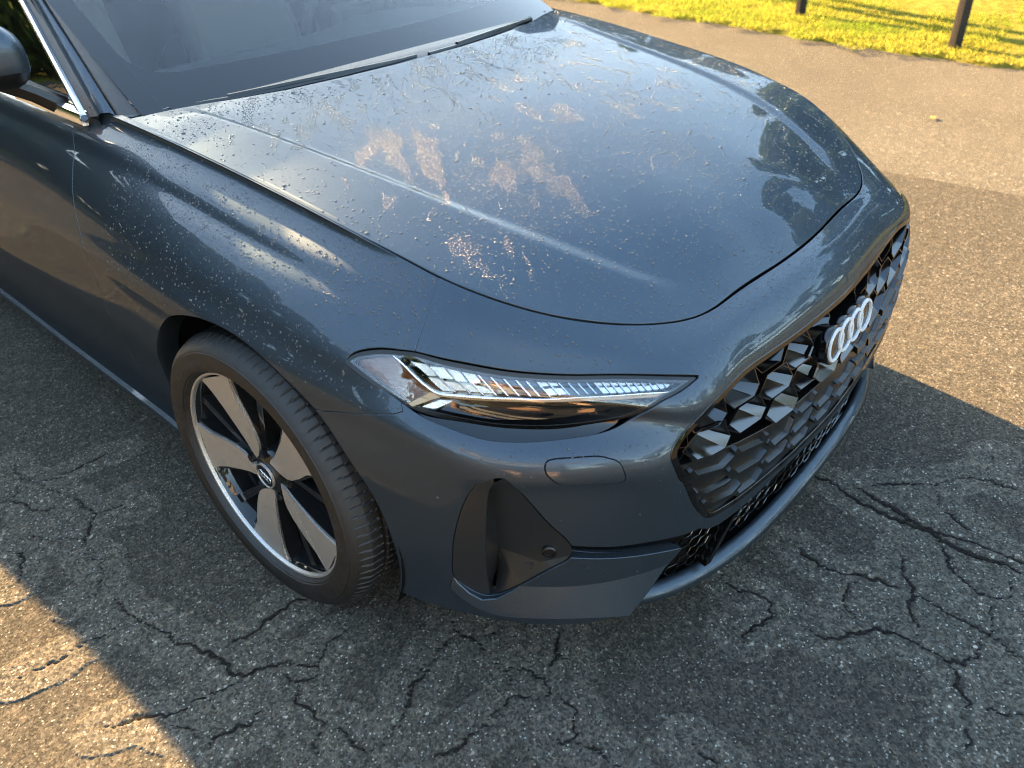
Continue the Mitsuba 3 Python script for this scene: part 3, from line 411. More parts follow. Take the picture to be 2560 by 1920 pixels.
dk=[(-.034,.004),(-.06,.010),(-.10,.018),(-.14,.024)]
add('car__splitter__deck',loft([sc_+outw*a+np.array([0,0,b]) for a,b in dk],closed=False,cap=False),'gloss_black',smooth=True)
# ---------------------------------------------------------------- air vents at the bumper corners
def ventset(m,mm):
    K=numbered('car__air_vent'); E=P2('ventedge'); o=P2('vent')
    O=np.array(vent.buffer(-.0012).exterior.coords)[:-1]
    left=vent.buffer(-.0012).intersection(Polygon(np.vstack([E[:1]-[.004,.2],E,E[-1:]+[-.004,.2],[[E[0,0]-.4,.8],[E[0,0]-.4,.1]]])).buffer(0))
    raw(K+'__side_blade',m(pan(left,off=-.001,step=.006,lip=.002,depth=.03)),'dark_trim')
    n=30
    def res(q,n=n):
        d=np.r_[0,np.cumsum(np.linalg.norm(np.diff(q,axis=0),axis=1))]; return np.stack([np.interp(np.linspace(0,d[-1],n),d,q[:,c]) for c in range(q.shape[1])],-1)
    iT=np.argmin(((O-o[2])**2).sum(1)); i1=np.argmin(((O-o[8])**2).sum(1)); iB=np.argmin(((O-o[12])**2).sum(1))
    def arc(i,j):
        a=np.r_[i:j+1] if j>=i else np.r_[i:len(O),0:j+1]; b=np.r_[i:-1:-1] if False else np.r_[np.arange(i,-1,-1),np.arange(len(O)-1,j-1,-1)] if j>i else np.arange(i,j-1,-1)
        return O[a] if len(a)<=len(b) else O[b]
    up_,dn_=arc(iT,i1),arc(i1,iB)
    V0,V1=bd(P2('ventV0'),-.046)[0],bd(P2('ventV1'),-.012)[0]; Dt=bd(E[:1],-.004)[0]; D1=bd(E[2:3]+[.004,0],-.028)[0]; Db=bd(E[-1:]+[.006,-.006],-.050)[0]; R2=bd(o[8:9],-.004)[0]
    A=bd(res(up_),-.003); B=res(np.array([Dt,D1,V0,V1,R2]))
    add(K+'__upper_facet',mm(loft([A,A*.5+B*.5,B],closed=False,cap=False)),'dark_trim',smooth=35)
    A=bd(res(dn_),-.003); B=res(np.array([R2,V1,V0,Db])); 
    add(K+'__lower_facet',mm(loft([A,A*.55+B*.45,B],closed=False,cap=False)),'dark_trim',smooth=35)
    A=bd(res(E),-.003); B=res(np.array([Dt,D1,V0,Db])); add(K+'__wall',mm(loft([A,B],closed=False,cap=False)),'dark_trim',smooth=35)
    for k in (.30,.52,.74):
        a=V0*(1-k)+Db*k; b=V1*(1-k)+bd(o[10:11],-.006)[0]*k; add(K+'__fin',mm(tube([a+(b-a)*.06,a+(b-a)*.9],.0045,6)),'dark_trim')
    s=P2('sensor'); c=bd(s,-.010)[0]; nn_=belt_n(s[:,0],s[:,1])[0]; a_=np.cross(nn_,[0,0,1]); a_/=np.linalg.norm(a_); b_=np.cross(nn_,a_); th=np.linspace(0,2*np.pi,28,endpoint=False)
    rg=lambda r,d: c+nn_*d+r*(np.cos(th)[:,None]*a_+np.sin(th)[:,None]*b_)
    add(K+'__parking_sensor',mm(loft([rg(.0135,-.006),rg(.0135,.004),rg(.011,.006),rg(.0105,.002),rg(.0005,.002)],closed=True,cap=False)),'satin_black',smooth=35)
ventset(lambda x:x,lambda x:x); ventset(mir,mirm)
q=cast_like=None
# ---------------------------------------------------------------- windscreen, pillars, glasshouse, cabin
def xb(y): return -.385-.20*np.asarray(y)**2
SL=.53
def wsf(t,y): t=np.asarray(t,float); y=np.asarray(y,float); return np.stack([xb(y)-t,y*(1-.10*np.clip(t,0,1)),.985+SL*t-.10*t*t*.0],-1)
def grid(f,a0,a1,b0,b1,n,m):
    A,B=np.meshgrid(np.linspace(a0,a1,n),np.linspace(b0,b1,m),indexing='ij'); V=f(A,B).reshape(-1,3); i=np.arange(n*m).reshape(n,m)
    F=np.vstack([np.c_[i[:-1,:-1].ravel(),i[1:,:-1].ravel(),i[1:,1:].ravel()],np.c_[i[:-1,:-1].ravel(),i[1:,1:].ravel(),i[:-1,1:].ravel()]])
    return trimesh.Trimesh(V,F,process=False)
tf=lambda y: .107+.085*(1-np.sqrt(np.clip(1-np.clip((np.abs(y)-.585)/.087,0,1)**2,0,1)))
add('car__windscreen',grid(lambda s,y: wsf(tf(y)+(.80-tf(y))*s,y),0,1,-.672,.672,14,181),'window_glass',smooth=True)
add('car__windscreen__frit',grid(lambda s,y: wsf(-.10+(tf(y)+.10)*s,y),0,1,-.672,.672,4,181),'frit_black',smooth=True)
for s in (-1,1):
    add('car__windscreen__frit',grid(lambda t,q: wsf(t,s*(.672+.05*q)),-.1,.80,0,1,14,3),'frit_black',smooth=True)
# cowl and wipers
rear=np.array([np.interp(np.linspace(-.70,0,20),REAR[:,1],REAR[:,0]),np.linspace(-.70,0,20)]).T; rear=np.vstack([rear,(rear*[1,-1])[::-1][1:]])
zz=hood_z(rear[:,0],rear[:,1]); a=np.c_[rear[:,0]+.02,rear[:,1],zz-.03]; b=np.c_[rear[:,0]-.012,rear[:,1],zz-.012]; c=np.c_[rear[:,0]-.045,rear[:,1],zz+.004]; d=np.c_[rear[:,0]-.12,rear[:,1],zz+.01]
add('car__cowl',loft([a,b,c,d],closed=False,cap=False),'satin_black',smooth=True)
for y0,y1 in ((-.66,-.02),(.02,.60)):
    W=numbered('car__wiper'); ys=np.linspace(y0,y1,16); xs=np.interp(-np.abs(ys),REAR[:,1],REAR[:,0])-.024-.008*(ys-y0)/(y1-y0); zs=hood_z(xs+.03,ys)-.004
    P=np.c_[xs,ys,zs]; add(W+'__blade',tube(P,.006,6),'satin_black')
    add(W+'__arm',tube(np.array([P[3]+[-.004,0,.004],P[8]+[-.002,0,.006],P[13]+[.0,.03,.0]]),.007,6),'satin_black')
# pillar ribbons: chrome edge, painted post, seal, from the bonnet corner to the roof
PL=[((-.672,-.778,1.008),.235),((-.640,-.764,1.012),.22),((-.600,-.745,1.014),.185),((-.548,-.716,1.008),.145)]
def pline(k,off=0):
    (b,r)=PL[k]; t=np.linspace(-.05,.66,24); return np.c_[b[0]-t,b[1]+r*t,b[2]+.55*t-.03*t*t+off]
L=[pline(k) for k in range(4)]
rib=lambda A,B,h: loft([A-[0,0,.03],A,A*.75+B*.25+[0,-.002,h],A*.25+B*.75+[0,-.001,h],B,B-[0,0,.02]],closed=False,cap=False)
add_=lambda k,m,b,**q:[add(k,m,b,**q),add(k,mirm(m),b,**q)]
add_('car__pillar_trim',tube(L[0]+[0,-.004,0],.0085,8),'bright_alu')
add_('car__pillar',rib(L[1],L[2],.006),'car_paint',smooth=50)
add_('car__pillar_seal',rib(L[0],L[1],.000),'satin_black',smooth=50); add_('car__pillar_seal',rib(L[2],L[3],.001),'satin_black',smooth=50)
# side glass, roof, rear screen, boot lid
RAIL=np.array([(-.62,-.765,1.0),(-.72,-.745,1.055),(-1.0,-.688,1.205),(-1.30,-.625,1.352),(-1.6,-.59,1.405),(-2.0,-.575,1.425),(-2.4,-.58,1.405),(-2.8,-.61,1.315),(-3.2,-.665,1.13),(-3.42,-.70,1.04)])
rt=CubicSpline(np.linspace(0,1,len(RAIL)),RAIL)(np.linspace(0,1,60))
ub=np.interp(rt[:,0],belt(np.linspace(0,UC[6],300),np.zeros(300))[:,0],np.linspace(0,UC[6],300)); bl=belt(ub,np.zeros(60))
add_('car__side_window',loft([bl+[0,.008,-.01],bl*.5+rt*.5+[0,-.012,0],rt],closed=False,cap=False),'side_glass',smooth=True)
cross=lambda i,h: np.array([[rt[i,0],rt[i,1]*math.cos(q),rt[i,2]+h*math.sin(q)] for q in np.linspace(0,np.pi,17)])
iR=[i for i in range(60) if -1.28>rt[i,0]>-2.55]; iB=[i for i in range(60) if -2.5>rt[i,0]]
add('car__roof',loft([cross(i,.05) for i in iR],closed=False,cap=False),'car_paint',smooth=True)
add('car__rear_screen',loft([cross(i,.05) for i in iB],closed=False,cap=False),'side_glass',smooth=True)
bx=np.linspace(0,UC[1]+.12,10); be=belt(bx,np.zeros(10)); add('car__boot_lid',loft([np.array([[e[0],e[1]*math.cos(q),e[2]+.025*math.sin(q)] for q in np.linspace(0,np.pi,15)]) for e in be],closed=False,cap=False),'car_paint',smooth=True)
tv=np.linspace(0,VE,14); te=belt(np.zeros(14),tv); add('car__tail',grid(lambda v,s: np.stack([np.interp(v,tv,te[:,0])-.05*np.cos(s*np.pi/2),np.interp(v,tv,te[:,1])*s,np.interp(v,tv,te[:,2])],-1),0,VE,-1,1,14,15),'car_paint',smooth=True)
for s in (-1,1): add('car__tail_light',rbox((-4.0,s*.55,.80),(.03,.32,.09),.012),'lamp_amber')
add('car__underbody',trimesh.creation.box(extents=(4.5,1.2,.02),transform=trimesh.transformations.translation_matrix((-1.55,0,.17))),'matt_black')
for s in (-1,1): add('car__underbody',trimesh.creation.box(extents=(1.7,.28,.02),transform=trimesh.transformations.translation_matrix((-1.45,s*.72,.175))),'matt_black')
# waistline trim, sill trim, door mirrors
wl=np.array([(-.640,-.793,.978),(-.66,-.800,.985),(-.80,-.812,.998),(-.93,-.818,1.006)]); ta=CubicSpline(np.arange(4),wl)(np.linspace(0,3,16))
add_('car__waist_trim',loft([ta+[0,.012,.012],ta+[0,-.006,.010],ta+[0,-.010,-.002],ta+[0,-.006,-.016],ta+[0,.01,-.018]],closed=False,cap=False),'bright_alu',smooth=50)
su=np.linspace(UC[1],AF[-1,0]-.02 if AF[-1,0]<AF[0,0] else AF[0,0]-.02,60); sx=belt(su,np.full(60,VE-.012)); sx=sx[(sx[:,0]<-.40)&(sx[:,0]>-2.45)]
add_('car__sill_trim',loft([sx+[0,.0,.012],sx+[0,-.012,.006],sx+[0,-.014,-.006],sx+[0,.02,-.012]],closed=False,cap=False),'car_paint',smooth=40)
M_=rbox((0,0,0),(.12,.235,.135),.055,24); M_.vertices[:,0]*=1+.35*(M_.vertices[:,1]/.12); M_.vertices[:,2]-=.12*np.abs(M_.vertices[:,1]+.02)
def sub(m,cut,side):
    c=m.slice_plane([0,0,cut],[0,0,1 if side else -1],cap=False); c.apply_translation((-.715,-.955,1.13)); return c
add_('car__door_mirror__cap',sub(M_,-.040,True),'car_paint',smooth=50); add_('car__door_mirror__base',sub(M_,-.040,False),'satin_black',smooth=50)
add_('car__door_mirror__stalk',tube(np.array([(-.74,-.90,1.07),(-.735,-.84,1.03),(-.73,-.79,.99)]),[.022,.020,.022],8),'satin_black')
# cabin
dash=[(-.55,.955),(-.70,.985),(-.85,.99),(-.98,.975),(-1.03,.92),(-1.03,.70)]
add('car__dashboard',loft([np.array([[x,y,z+.03*math.exp(-((y-.36)/.2)**2)] for x,z in dash]) for y in np.linspace(-.70,.70,29)],closed=False,cap=False),'interior',smooth=40)
th=np.linspace(0,2*np.pi,40,endpoint=False); add('car__steering_wheel',tube(np.array([(-1.12+.08*math.sin(t),.36+.185*math.cos(t),.98+.165*math.sin(t)) for t in th]),.016,8,closed=True),'interior')
add('car__steering_wheel__hub',rbox((-1.11,.36,.97),(.06,.16,.12),.025),'interior')
for y in (-.38,.38):
    Sx=numbered('car__seat'); add(Sx+'__cushion',rbox((-1.55,y,.55),(.55,.52,.16),.06),'seat_cloth'); b_=rbox((0,0,0),(.16,.50,.62),.06); b_.apply_transform(trimesh.transformations.rotation_matrix(-.35,[0,1,0])); b_.apply_translation((-1.90,y,.88)); add(Sx+'__backrest',b_,'seat_cloth')
    hb=rbox((-2.04,y,1.25),(.10,.26,.18),.04); add(Sx+'__headrest',hb,'seat_cloth')
add('car__bulkhead',trimesh.creation.box(extents=(.02,1.3,.8),transform=trimesh.transformations.translation_matrix((-.52,0,.56))),'matt_black')
# ---------------------------------------------------------------- wheels
HUB=np.array([0,-.921,.336]); stc=(-.031,-.044)
nW=np.array([math.sin(stc[0]),math.cos(stc[0])*math.cos(stc[1]),math.sin(stc[1])]); nW/=np.linalg.norm(nW); aX=np.cross(nW,[0,0,1]); aX/=np.linalg.norm(aX); aZ=np.cross(aX,nW)
def wm(m):                       # local wheel coordinates (x forwards, y inwards along the axle, z up) to the car
    m=m.copy() if isinstance(m,trimesh.Trimesh) else m; v=np.asarray(m.vertices); m.vertices=HUB+v[:,:1]*aX+v[:,1:2]*nW+v[:,2:]*aZ; return m
def lathe(prof,n=96,fn=None):
    P=np.asarray(prof,float); th=np.linspace(0,2*np.pi,n,endpoint=False)
    R=[]
    for t in th:
        r=P[:,0].copy(); y=P[:,1]
        if fn is not None: r=fn(r,y,t)
        R.append(np.c_[r*math.cos(t),y,r*math.sin(t)])
    R.append(R[0]); M=loft(R,closed=False,cap=False); M.invert() if False else None
    return M
tyre=[(.240,.012),(.250,-.001),(.2555,-.006),(.260,-.0125),(.2625,-.0125),(.264,-.0155),(.275,-.0195),(.290,-.0205),(.303,-.0185),(.3045,-.0165),(.306,-.0175),(.312,-.0145),(.3205,-.007),(.3265,.003),(.3305,.013)]+[(.333+.0022*(1-((y-.105)/.09)**2),y) for y in np.linspace(.018,.192,60)]+[(.3305,.197),(.325,.207),(.306,.226),(.27,.232),(.24,.215)]
def tread(r,y,t):
    r=r.copy(); g=np.zeros(len(r))
    for yc in (.052,.088,.124,.160): g=np.maximum(g,.007*(np.abs(y-yc)<.0045))
    a=(t*96/(2*np.pi)); sh=((y>.002)&(y<.046))|((y>.165)&(y<.207))
    ph=(a+ y*6.0)%1.0
    g=np.where(sh&(ph<.13)&(r>.31),np.maximum(g,.0028),g)
    mid=(y>.058)&(y<.155); ph2=(a*1.0+y*14)%1.0; g=np.where(mid&(ph2<.12),np.maximum(g,.004),g)
    return r-g
def bent_text(s,h,r0,a_mid,y):
    m=meshkit.text_mesh(s,h,.0009); b=m.bounds; x=m.vertices[:,0]-(b[0,0]+b[1,0])/2; q=m.vertices
    m=m.subdivide_to_size(.006); x=m.vertices[:,0]-(b[0,0]+b[1,0])/2
    r=r0+m.vertices[:,1]; a=a_mid-x/r0; V=np.c_[r*np.cos(a),y-m.vertices[:,2]+.0,r*np.sin(a)]; m.vertices=V; return m
spoke=np.array([(.249,-16),(.235,-15.5),(.20,-15),(.15,-19),(.11,-23),(.085,-24),(.066,-19),(.048,-2),(.043,22),(.06,19),(.085,13),(.12,11.5),(.17,11),(.21,12),(.235,13.5),(.249,15)])
def polar(q,a0): a=np.radians(q[:,1]+a0); return np.c_[q[:,0]*np.cos(a),q[:,0]*np.sin(a)]
fy=lambda r: .004+.018*np.clip(1-r/.25,0,1)**1.2
def wprism(P,d0,d1): return prism(P,lambda p,d: np.c_[p[:,0],fy(np.hypot(p[:,0],p[:,1]))+d,p[:,1]],d0,d1)
def dens(q): return densify(q,.012)
parts=[('tyre',lathe(tyre,720,tread),'rubber',28),('rim',lathe([(.2535,.006),(.2542,-.002),(.2520,-.0042),(.2480,-.0035),(.2455,.001),(.2445,.010)],120),'machined',40),
 ('rim_barrel',lathe([(.2448,.004),(.2395,.012),(.234,.03),(.226,.07),(.222,.14),(.228,.205)],96),'wheel_black',True),
 ('hub',lathe([(.002,.014),(.034,.014),(.040,.018),(.062,.022),(.070,.032),(.072,.06)],64),'wheel_black',40)]
for k in range(5):
    a0=42-72*k+1
    P=dens(polar(spoke,a0)); parts.append(('spoke',wprism(P,.004,-.001),'machined',25))
    big=spoke.copy(); big[:,1]=np.where(big[:,1]<0,big[:,1]-2.5,big[:,1]+2.5); big[:,0]=np.clip(big[:,0]*.985,.045,.243)
    parts.append(('spoke_body',wprism(dens(polar(big,a0)),.040,.0035),'wheel_black',30))
    th_=np.array([(.045,-24),(.10,-33),(.17,-37),(.243,-38),(.243,-33),(.17,-30.5),(.10,-24.5),(.05,-12)])
    parts.append(('thin_spoke',wprism(dens(polar(th_,a0)),.045,.012),'wheel_black',30))
    a=math.radians(a0-28); parts.append(('wheel_bolt',tube(np.array([(.056*math.cos(a),.03,.056*math.sin(a)),(.056*math.cos(a),.012,.056*math.sin(a))]),.010,6),'wheel_black',30))
th=np.linspace(0,2*np.pi,48,endpoint=False)
parts+=[('hub_cap',lathe([(.001,.0085),(.026,.009),(.0275,.010),(.0275,.02)],48),'gloss_black',40),('hub_cap_ring',lathe([(.0283,.012),(.0288,.0072),(.0306,.0072),(.0310,.013)],48),'machined',40)]
for i in range(4):
    c=(i-1.5)*.0095; rot=math.radians(-20)
    P=np.array([((c+.0072*math.cos(t))*math.cos(rot)-.0072*math.sin(t)*math.sin(rot),.0078,(c+.0072*math.cos(t))*math.sin(rot)+.0072*math.sin(t)*math.cos(rot)) for t in th]); parts.append(('hub_emblem_ring',tube(P,.0009,5,closed=True),'bright_alu',30))
parts+=[('brake_disc',lathe([(.07,.075),(.165,.075),(.168,.078),(.168,.10),(.165,.103),(.07,.103)],72),'brake_iron',30),
 ('lettering',bent_text('TURANZA',.015,.276,math.radians(4),-.0195),'rubber_print',False),('lettering',bent_text('BRIDGESTONE',.016,.275,math.radians(124),-.0195),'rubber_print',False)]
cal=[]; 
for a in np.linspace(math.radians(18),math.radians(72),9): cal.append(np.array([(r*math.cos(a),y,r*math.sin(a)) for r,y in ((.105,.06),(.13,.048),(.165,.048),(.182,.06),(.182,.115),(.105,.115))]))
parts.append(('brake_caliper',loft(cal,closed=True,cap=True),'dark_trim',30))
scene['rubber_print']=two(rough((.045,.043,.041),.4))
WH=[(T(),'car__wheel'),(T().scale([1,-1,1]),'car__wheel_001'),(T().translate([-2.895,0,0]),'car__wheel_002'),(T().translate([-2.895,0,0]).scale([1,-1,1]),'car__wheel_003')]
for nm,m,b,sm in parts:
    p=mikit.ply(wm(m),b,smooth=sm); lo=mikit.ply(wm(lathe(tyre[::2],72)),b,smooth=28) if nm=='tyre' else p
    for tw,K in WH:
        if K!='car__wheel' and nm in ('lettering','hub_emblem_ring','wheel_bolt'): continue
        scene[numbered(K+'__'+nm)]={**(p if K=='car__wheel' else lo),'to_world':tw}
# ---------------------------------------------------------------- ground: one sheet of cracked asphalt
def axis_lines(segs,far):
    a=[]
    for lo,hi,st in segs: a.append(np.arange(lo,hi,st))
    a=np.concatenate(a); out=[a]; s=segs[-1][2]; x=a[-1]; up=[]
    while x<far: s*=1.28; x+=s; up.append(x)
    s=segs[0][2]; x=a[0]; dn=[]
    while x>-far: s*=1.28; x-=s; dn.append(x)
    return np.r_[dn[::-1],a,up]
gx=axis_lines([(-3.1,-1.25,.011),(-1.25,1.75,.0047)],320); gy=axis_lines([(-1.95,1.15,.0047),(1.15,2.6,.011)],320)
GX,GY=np.meshgrid(gx,gy,indexing='ij'); gp=np.c_[GX.ravel(),GY.ravel()]
rng=np.random.default_rng(7)
def hsh(i,j,k):
    h=(i*374761393+j*668265263+k*2147483647)&0xFFFFFFFF; h=((h^(h>>13))*1274126177)&0xFFFFFFFF; return ((h^(h>>16))&0xFFFFFF)/16777215.0
def cells(p,s,seed):
    q=p/s; c=np.floor(q).astype(np.int64); d1=np.full(len(p),9.0); d2=d1.copy(); r=np.zeros(len(p))
    for a in (-1,0,1):
        for b in (-1,0,1):
            cx,cy=c[:,0]+a,c[:,1]+b; d=np.hypot(cx+hsh(cx,cy,seed)-q[:,0],cy+hsh(cx,cy,seed+1)-q[:,1])
            d2=np.where(d<d1,d1,np.minimum(d2,d)); r=np.where(d<d1,hsh(cx,cy,seed+2),r); d1=np.minimum(d1,d)
    return d1,d2,r
near=(gp[:,0]>-3.1)&(gp[:,0]<1.75)&(gp[:,1]>-1.95)&(gp[:,1]<2.6); ni=np.nonzero(near)[0]; q=gp[ni]
w2=q+.004*np.c_[meshkit.noise(np.c_[q*60,q[:,:1]*0],3),meshkit.noise(np.c_[q*60,q[:,:1]*0],4)]
a1,a2,ar=cells(w2,.0125,11); b1,b2,br=cells(w2,.0065,21)
hz=.0017*np.clip((a2-a1)*1.6,0,1)**.6*(.25+.75*ar)+.0009*np.clip((b2-b1)*1.5,0,1)*br+.0045*(meshkit.fbm(np.c_[q*2.2,q[:,:1]*0],3,5)-.5)
# cracks: jittered polylines with branches
cp=[];cw=[];ribs=[]
for k,c in enumerate(D['cracks']):
    c=np.array(c); dd=densify(c,.05,closed=False); t=np.r_[0,np.cumsum(np.linalg.norm(np.diff(dd,axis=0),axis=1))]
    n=max(8,int(t[-1]/.004)); tt=np.linspace(0,t[-1],n); f=np.stack([np.interp(tt,t,dd[:,j]) for j in (0,1)],-1)
    f+=.020*(np.c_[meshkit.fbm(np.c_[f*22,np.full(n,k)],3,31),meshkit.fbm(np.c_[f*22,np.full(n,k)],3,37)]-.5)+.006*(np.c_[meshkit.noise(np.c_[f*260,np.full(n,k)],45),meshkit.noise(np.c_[f*260,np.full(n,k)],47)]-.5)+.012*(np.c_[meshkit.noise(np.c_[f*95,np.full(n,k)],41),meshkit.noise(np.c_[f*95,np.full(n,k)],43)]-.5)
    wd=.0014+.0036*meshkit.noise(np.c_[tt*14,np.full(n,k*3.7),tt*0],51)**1.5; e=np.minimum(1,np.minimum(tt,t[-1]-tt)/.05*.7+.3); cp.append(f); cw.append(wd*e*(2.0 if k in (29,30) else 1.0)); ribs.append((f,wd*e*(2.0 if k in (29,30) else 1.0),k))
cp=np.vstack(cp); cw=np.concatenate(cw)
from scipy.spatial import cKDTree
d,i=cKDTree(cp).query(q,distance_upper_bound=.06); ok=np.isfinite(d); wdt=np.where(ok,cw[np.minimum(i,len(cw)-1)],1); dn=np.where(ok,d,1)
prof_=np.exp(-(dn/(wdt*1.05))**2); soft=np.exp(-(dn/.022)**2)
hz=hz*(1-prof_)-.0050*prof_
Z=np.zeros(len(gp)); 
edge=np.minimum.reduce([(q[:,0]+3.1)/.3,(1.75-q[:,0])/.12,(q[:,1]+1.95)/.1,(2.55-q[:,1])/1.7,(q[:,0]+3.1)/1.6]).clip(0,1)
Z[ni]=hz*edge
crk=np.zeros(len(gp)); crk[ni]=np.clip(prof_+.06*soft,0,1)
stn=np.zeros(len(gp)); s_=meshkit.fbm(np.c_[gp*.7,gp[:,:1]*0],3,9); stn=np.clip((s_-.5)*2.2,-1,1)*.5+.5
def _asph(p,n,uv):
    d1,d2,rn=mikit.voronoi(p.x*215+1.3*N_(p.x*40,p.y*40),p.y*215); e1,e2,r2=mikit.voronoi(p.x*74,p.y*74)
    f=FB(p.x*1.6,p.y*1.6,0,3); g=N_(p.x*420,p.y*420)
    tone=mikit.mix(mi.Color3f(.082,.074,.060),mi.Color3f(.125,.105,.080),dr.clip((r2-.6)*2.2,0,1)); base=tone*(.45+.85*rn)*(.75+.50*g)*(.88+.24*f)*(.55+.45*mikit.smoothstep(.0,.10,d2-d1))
    cl=N_(p.x*7,p.y*7,9); light=dr.select((rn>.972-.04*cl)&(d1<.22+.3*mikit.cell_rand(p.x*215,p.y*215,4)),.85,0.0)+dr.select((r2>.992-.02*cl)&(e1<.26),.8,0.0)
    warm=mikit.cell_rand(dr.floor(p.x*74),dr.floor(p.y*74),5)
    c=mikit.mix(base,mi.Color3f(.30,.28,.24)*(.6+.7*N_(p.x*90,p.y*90,3)),dr.clip(light,0,1))
    ck=dr.clip(uv.x,0,1)
    c=mikit.mix(c,mi.Color3f(.016,.014,.012),ck*.9)
    return c*(.93+.14*uv.y)
scene['asphalt_surface']=two({'type':'diffuse','reflectance':mikit.proc(_asph)})
ii=np.arange(len(gp)).reshape(len(gx),len(gy)); gF=np.vstack([np.c_[ii[:-1,:-1].ravel(),ii[1:,:-1].ravel(),ii[1:,1:].ravel()],np.c_[ii[:-1,:-1].ravel(),ii[1:,1:].ravel(),ii[:-1,1:].ravel()]])
scene['ground']=mikit.ply((np.c_[gp,Z],gF),'asphalt_surface',smooth=True,uv=np.c_[crk,stn]); labels['ground']={'kind':'structure'}

# the dark grit-filled floor of every crack, as wide as the crack
rv,rf,o=[],[],0
for f,w,k in ribs:
    t=np.gradient(f,axis=0); t/=np.linalg.norm(t,axis=1,keepdims=True)+1e-9; nn=np.c_[-t[:,1],t[:,0]]; m=len(f)
    wl=w*(.35+.75*meshkit.noise(np.c_[f*240,np.full(m,k)],53)); wr=w*(.35+.75*meshkit.noise(np.c_[f*240,np.full(m,k+.5)],57))
    z=np.full(m,-.0012)
    rv.append(np.stack([np.c_[f+nn*wl[:,None],z],np.c_[f-nn*wr[:,None],z]],1).reshape(-1,3)); i=np.arange(m-1)*2+o; rf+=[np.c_[i,i+1,i+3],np.c_[i,i+3,i+2]]; o+=2*m
scene['crack_grit']=two({'type':'diffuse','reflectance':mikit.proc(lambda p,n,uv: mi.Color3f(.017,.015,.013)*(.5+1.1*N_(p.x*300,p.y*300)))})
scene['ground__crack']=mikit.ply((np.vstack(rv),np.vstack(rf)),'crack_grit',smooth=False); labels['ground__crack']={'kind':'stuff'}
# ---------------------------------------------------------------- lawns, grass, fence
def _lawn(p,n,uv):
    f=FB(p.x*1.3,p.y*1.3,0,4); g=N_(p.x*23,p.y*23); return mikit.mix(mi.Color3f(.095,.105,.018),mi.Color3f(.17,.135,.030),dr.clip(f*1.5-.25,0,1))*(.55+.7*g)
scene['lawn_turf']=two({'type':'diffuse','reflectance':mikit.proc(_lawn)})
VG=np.array([(-70,27),(-30,14.2),(-12,8.55)]+D['verge']+[(1.2,4.95),(4,4.7),(12,4.4),(70,4.2)],float)
def lawn_sheet(line,side):
    L=densify(line,.06,closed=False); L=L[(np.abs(L[:,0])<30)|(np.arange(len(L))%20==0)]
    L=L+np.c_[np.zeros(len(L)),.16*(meshkit.fbm(np.c_[L*2.6,L[:,:1]*0],3,61)-.5)]
    rows=[np.c_[L,np.full(len(L),-.012)],np.c_[L+[0,.03*side],.030+.02*(meshkit.noise(np.c_[L*9,L[:,:1]*0],63)-.3)]]
    for d in (.35,1,2,4,8,16,35,70,160): rows.append(np.c_[L+[0,d*side],.035+.06*min(d,3)/3*meshkit.noise(np.c_[L*1.1,np.full(len(L),d)],65)+.004*d])
    m=loft(rows,closed=False,cap=False); 
    if side<0: m.invert()
    return m
scene['lawn']=mikit.ply(lawn_sheet(VG,1),'lawn_turf',smooth=40); labels['lawn']={'kind':'structure'}
VG2=np.array([(-70,-3.5),(-20,-5.2),(-6,-5.9),(2,-6.6),(14,-8.5),(70,-16)],float)
scene['lawn_001']=mikit.ply(lawn_sheet(VG2,-1),'lawn_turf',smooth=40); labels['lawn_001']={'kind':'structure'}
scene['grass_blade']={'type':'principledthin','base_color':mikit.proc(lambda p,n,uv: mikit.mix(mi.Color3f(.105,.165,.018),mi.Color3f(.235,.215,.035),dr.clip(FB(p.x*1.7,p.y*1.7,0,3)*1.6-.3+.35*mikit.cell_rand(p.x*70,p.y*70),0,1))),'roughness':.55,'diff_trans':1.1,'spec_trans':0.0}
def blades(n,size,seed):
    r=np.random.default_rng(seed); x=r.uniform(-size/2,size/2,(n,2)); h=r.uniform(.015,.045,n)*(1+.7*r.random(n)**5); a=r.uniform(0,2*np.pi,n); w=r.uniform(.0025,.005,n); b=r.uniform(.2,1.0,n)*h; a2=r.uniform(0,2*np.pi,n)
    dx=np.c_[np.cos(a),np.sin(a)]*w[:,None]; be=np.c_[np.cos(a2),np.sin(a2)]*b[:,None]
    z=np.zeros(n); V=np.stack([np.c_[x-dx,z],np.c_[x+dx,z],np.c_[x+dx*.7+be*.35,h*.6],np.c_[x-dx*.7+be*.35,h*.6],np.c_[x+be,h]],1)
    k=np.arange(n)[:,None]*5; F=np.vstack([k+[0,1,2],k+[0,2,3],k+[3,2,4]]); return trimesh.Trimesh(V.reshape(-1,3),F,process=False)
for s in (0,1): scene['grass_patch_%d'%s]={'type':'shapegroup','blades':mikit.ply(blades(1100,.62,90+s),'grass_blade')}
labels['grass']={'label':'sunlit yellow green grass growing on the verge beyond the asphalt','category':'grass','kind':'stuff'}
rg_=np.random.default_rng(5); kk=0; lx=np.interp
for gx_ in np.arange(-7.5,2.6,.5):
    y0=np.interp(gx_,VG[:,0],VG[:,1])
    for j,dy in enumerate(np.arange(.22,4.6,.5)):
        kk+=1; sc=rg_.uniform(.75,1.25)*(0.75 if j==0 else 1)
        scene['grass__%03d'%kk]={'type':'instance','shapegroup':{'type':'ref','id':'grass_patch_%d'%rg_.integers(2)},'to_world':T().translate([float(gx_+rg_.uniform(-.08,.08)),float(y0+dy+rg_.uniform(-.06,.06)),.035]).rotate([0,0,1],float(rg_.uniform(0,360))).scale([1,1,float(sc)])}
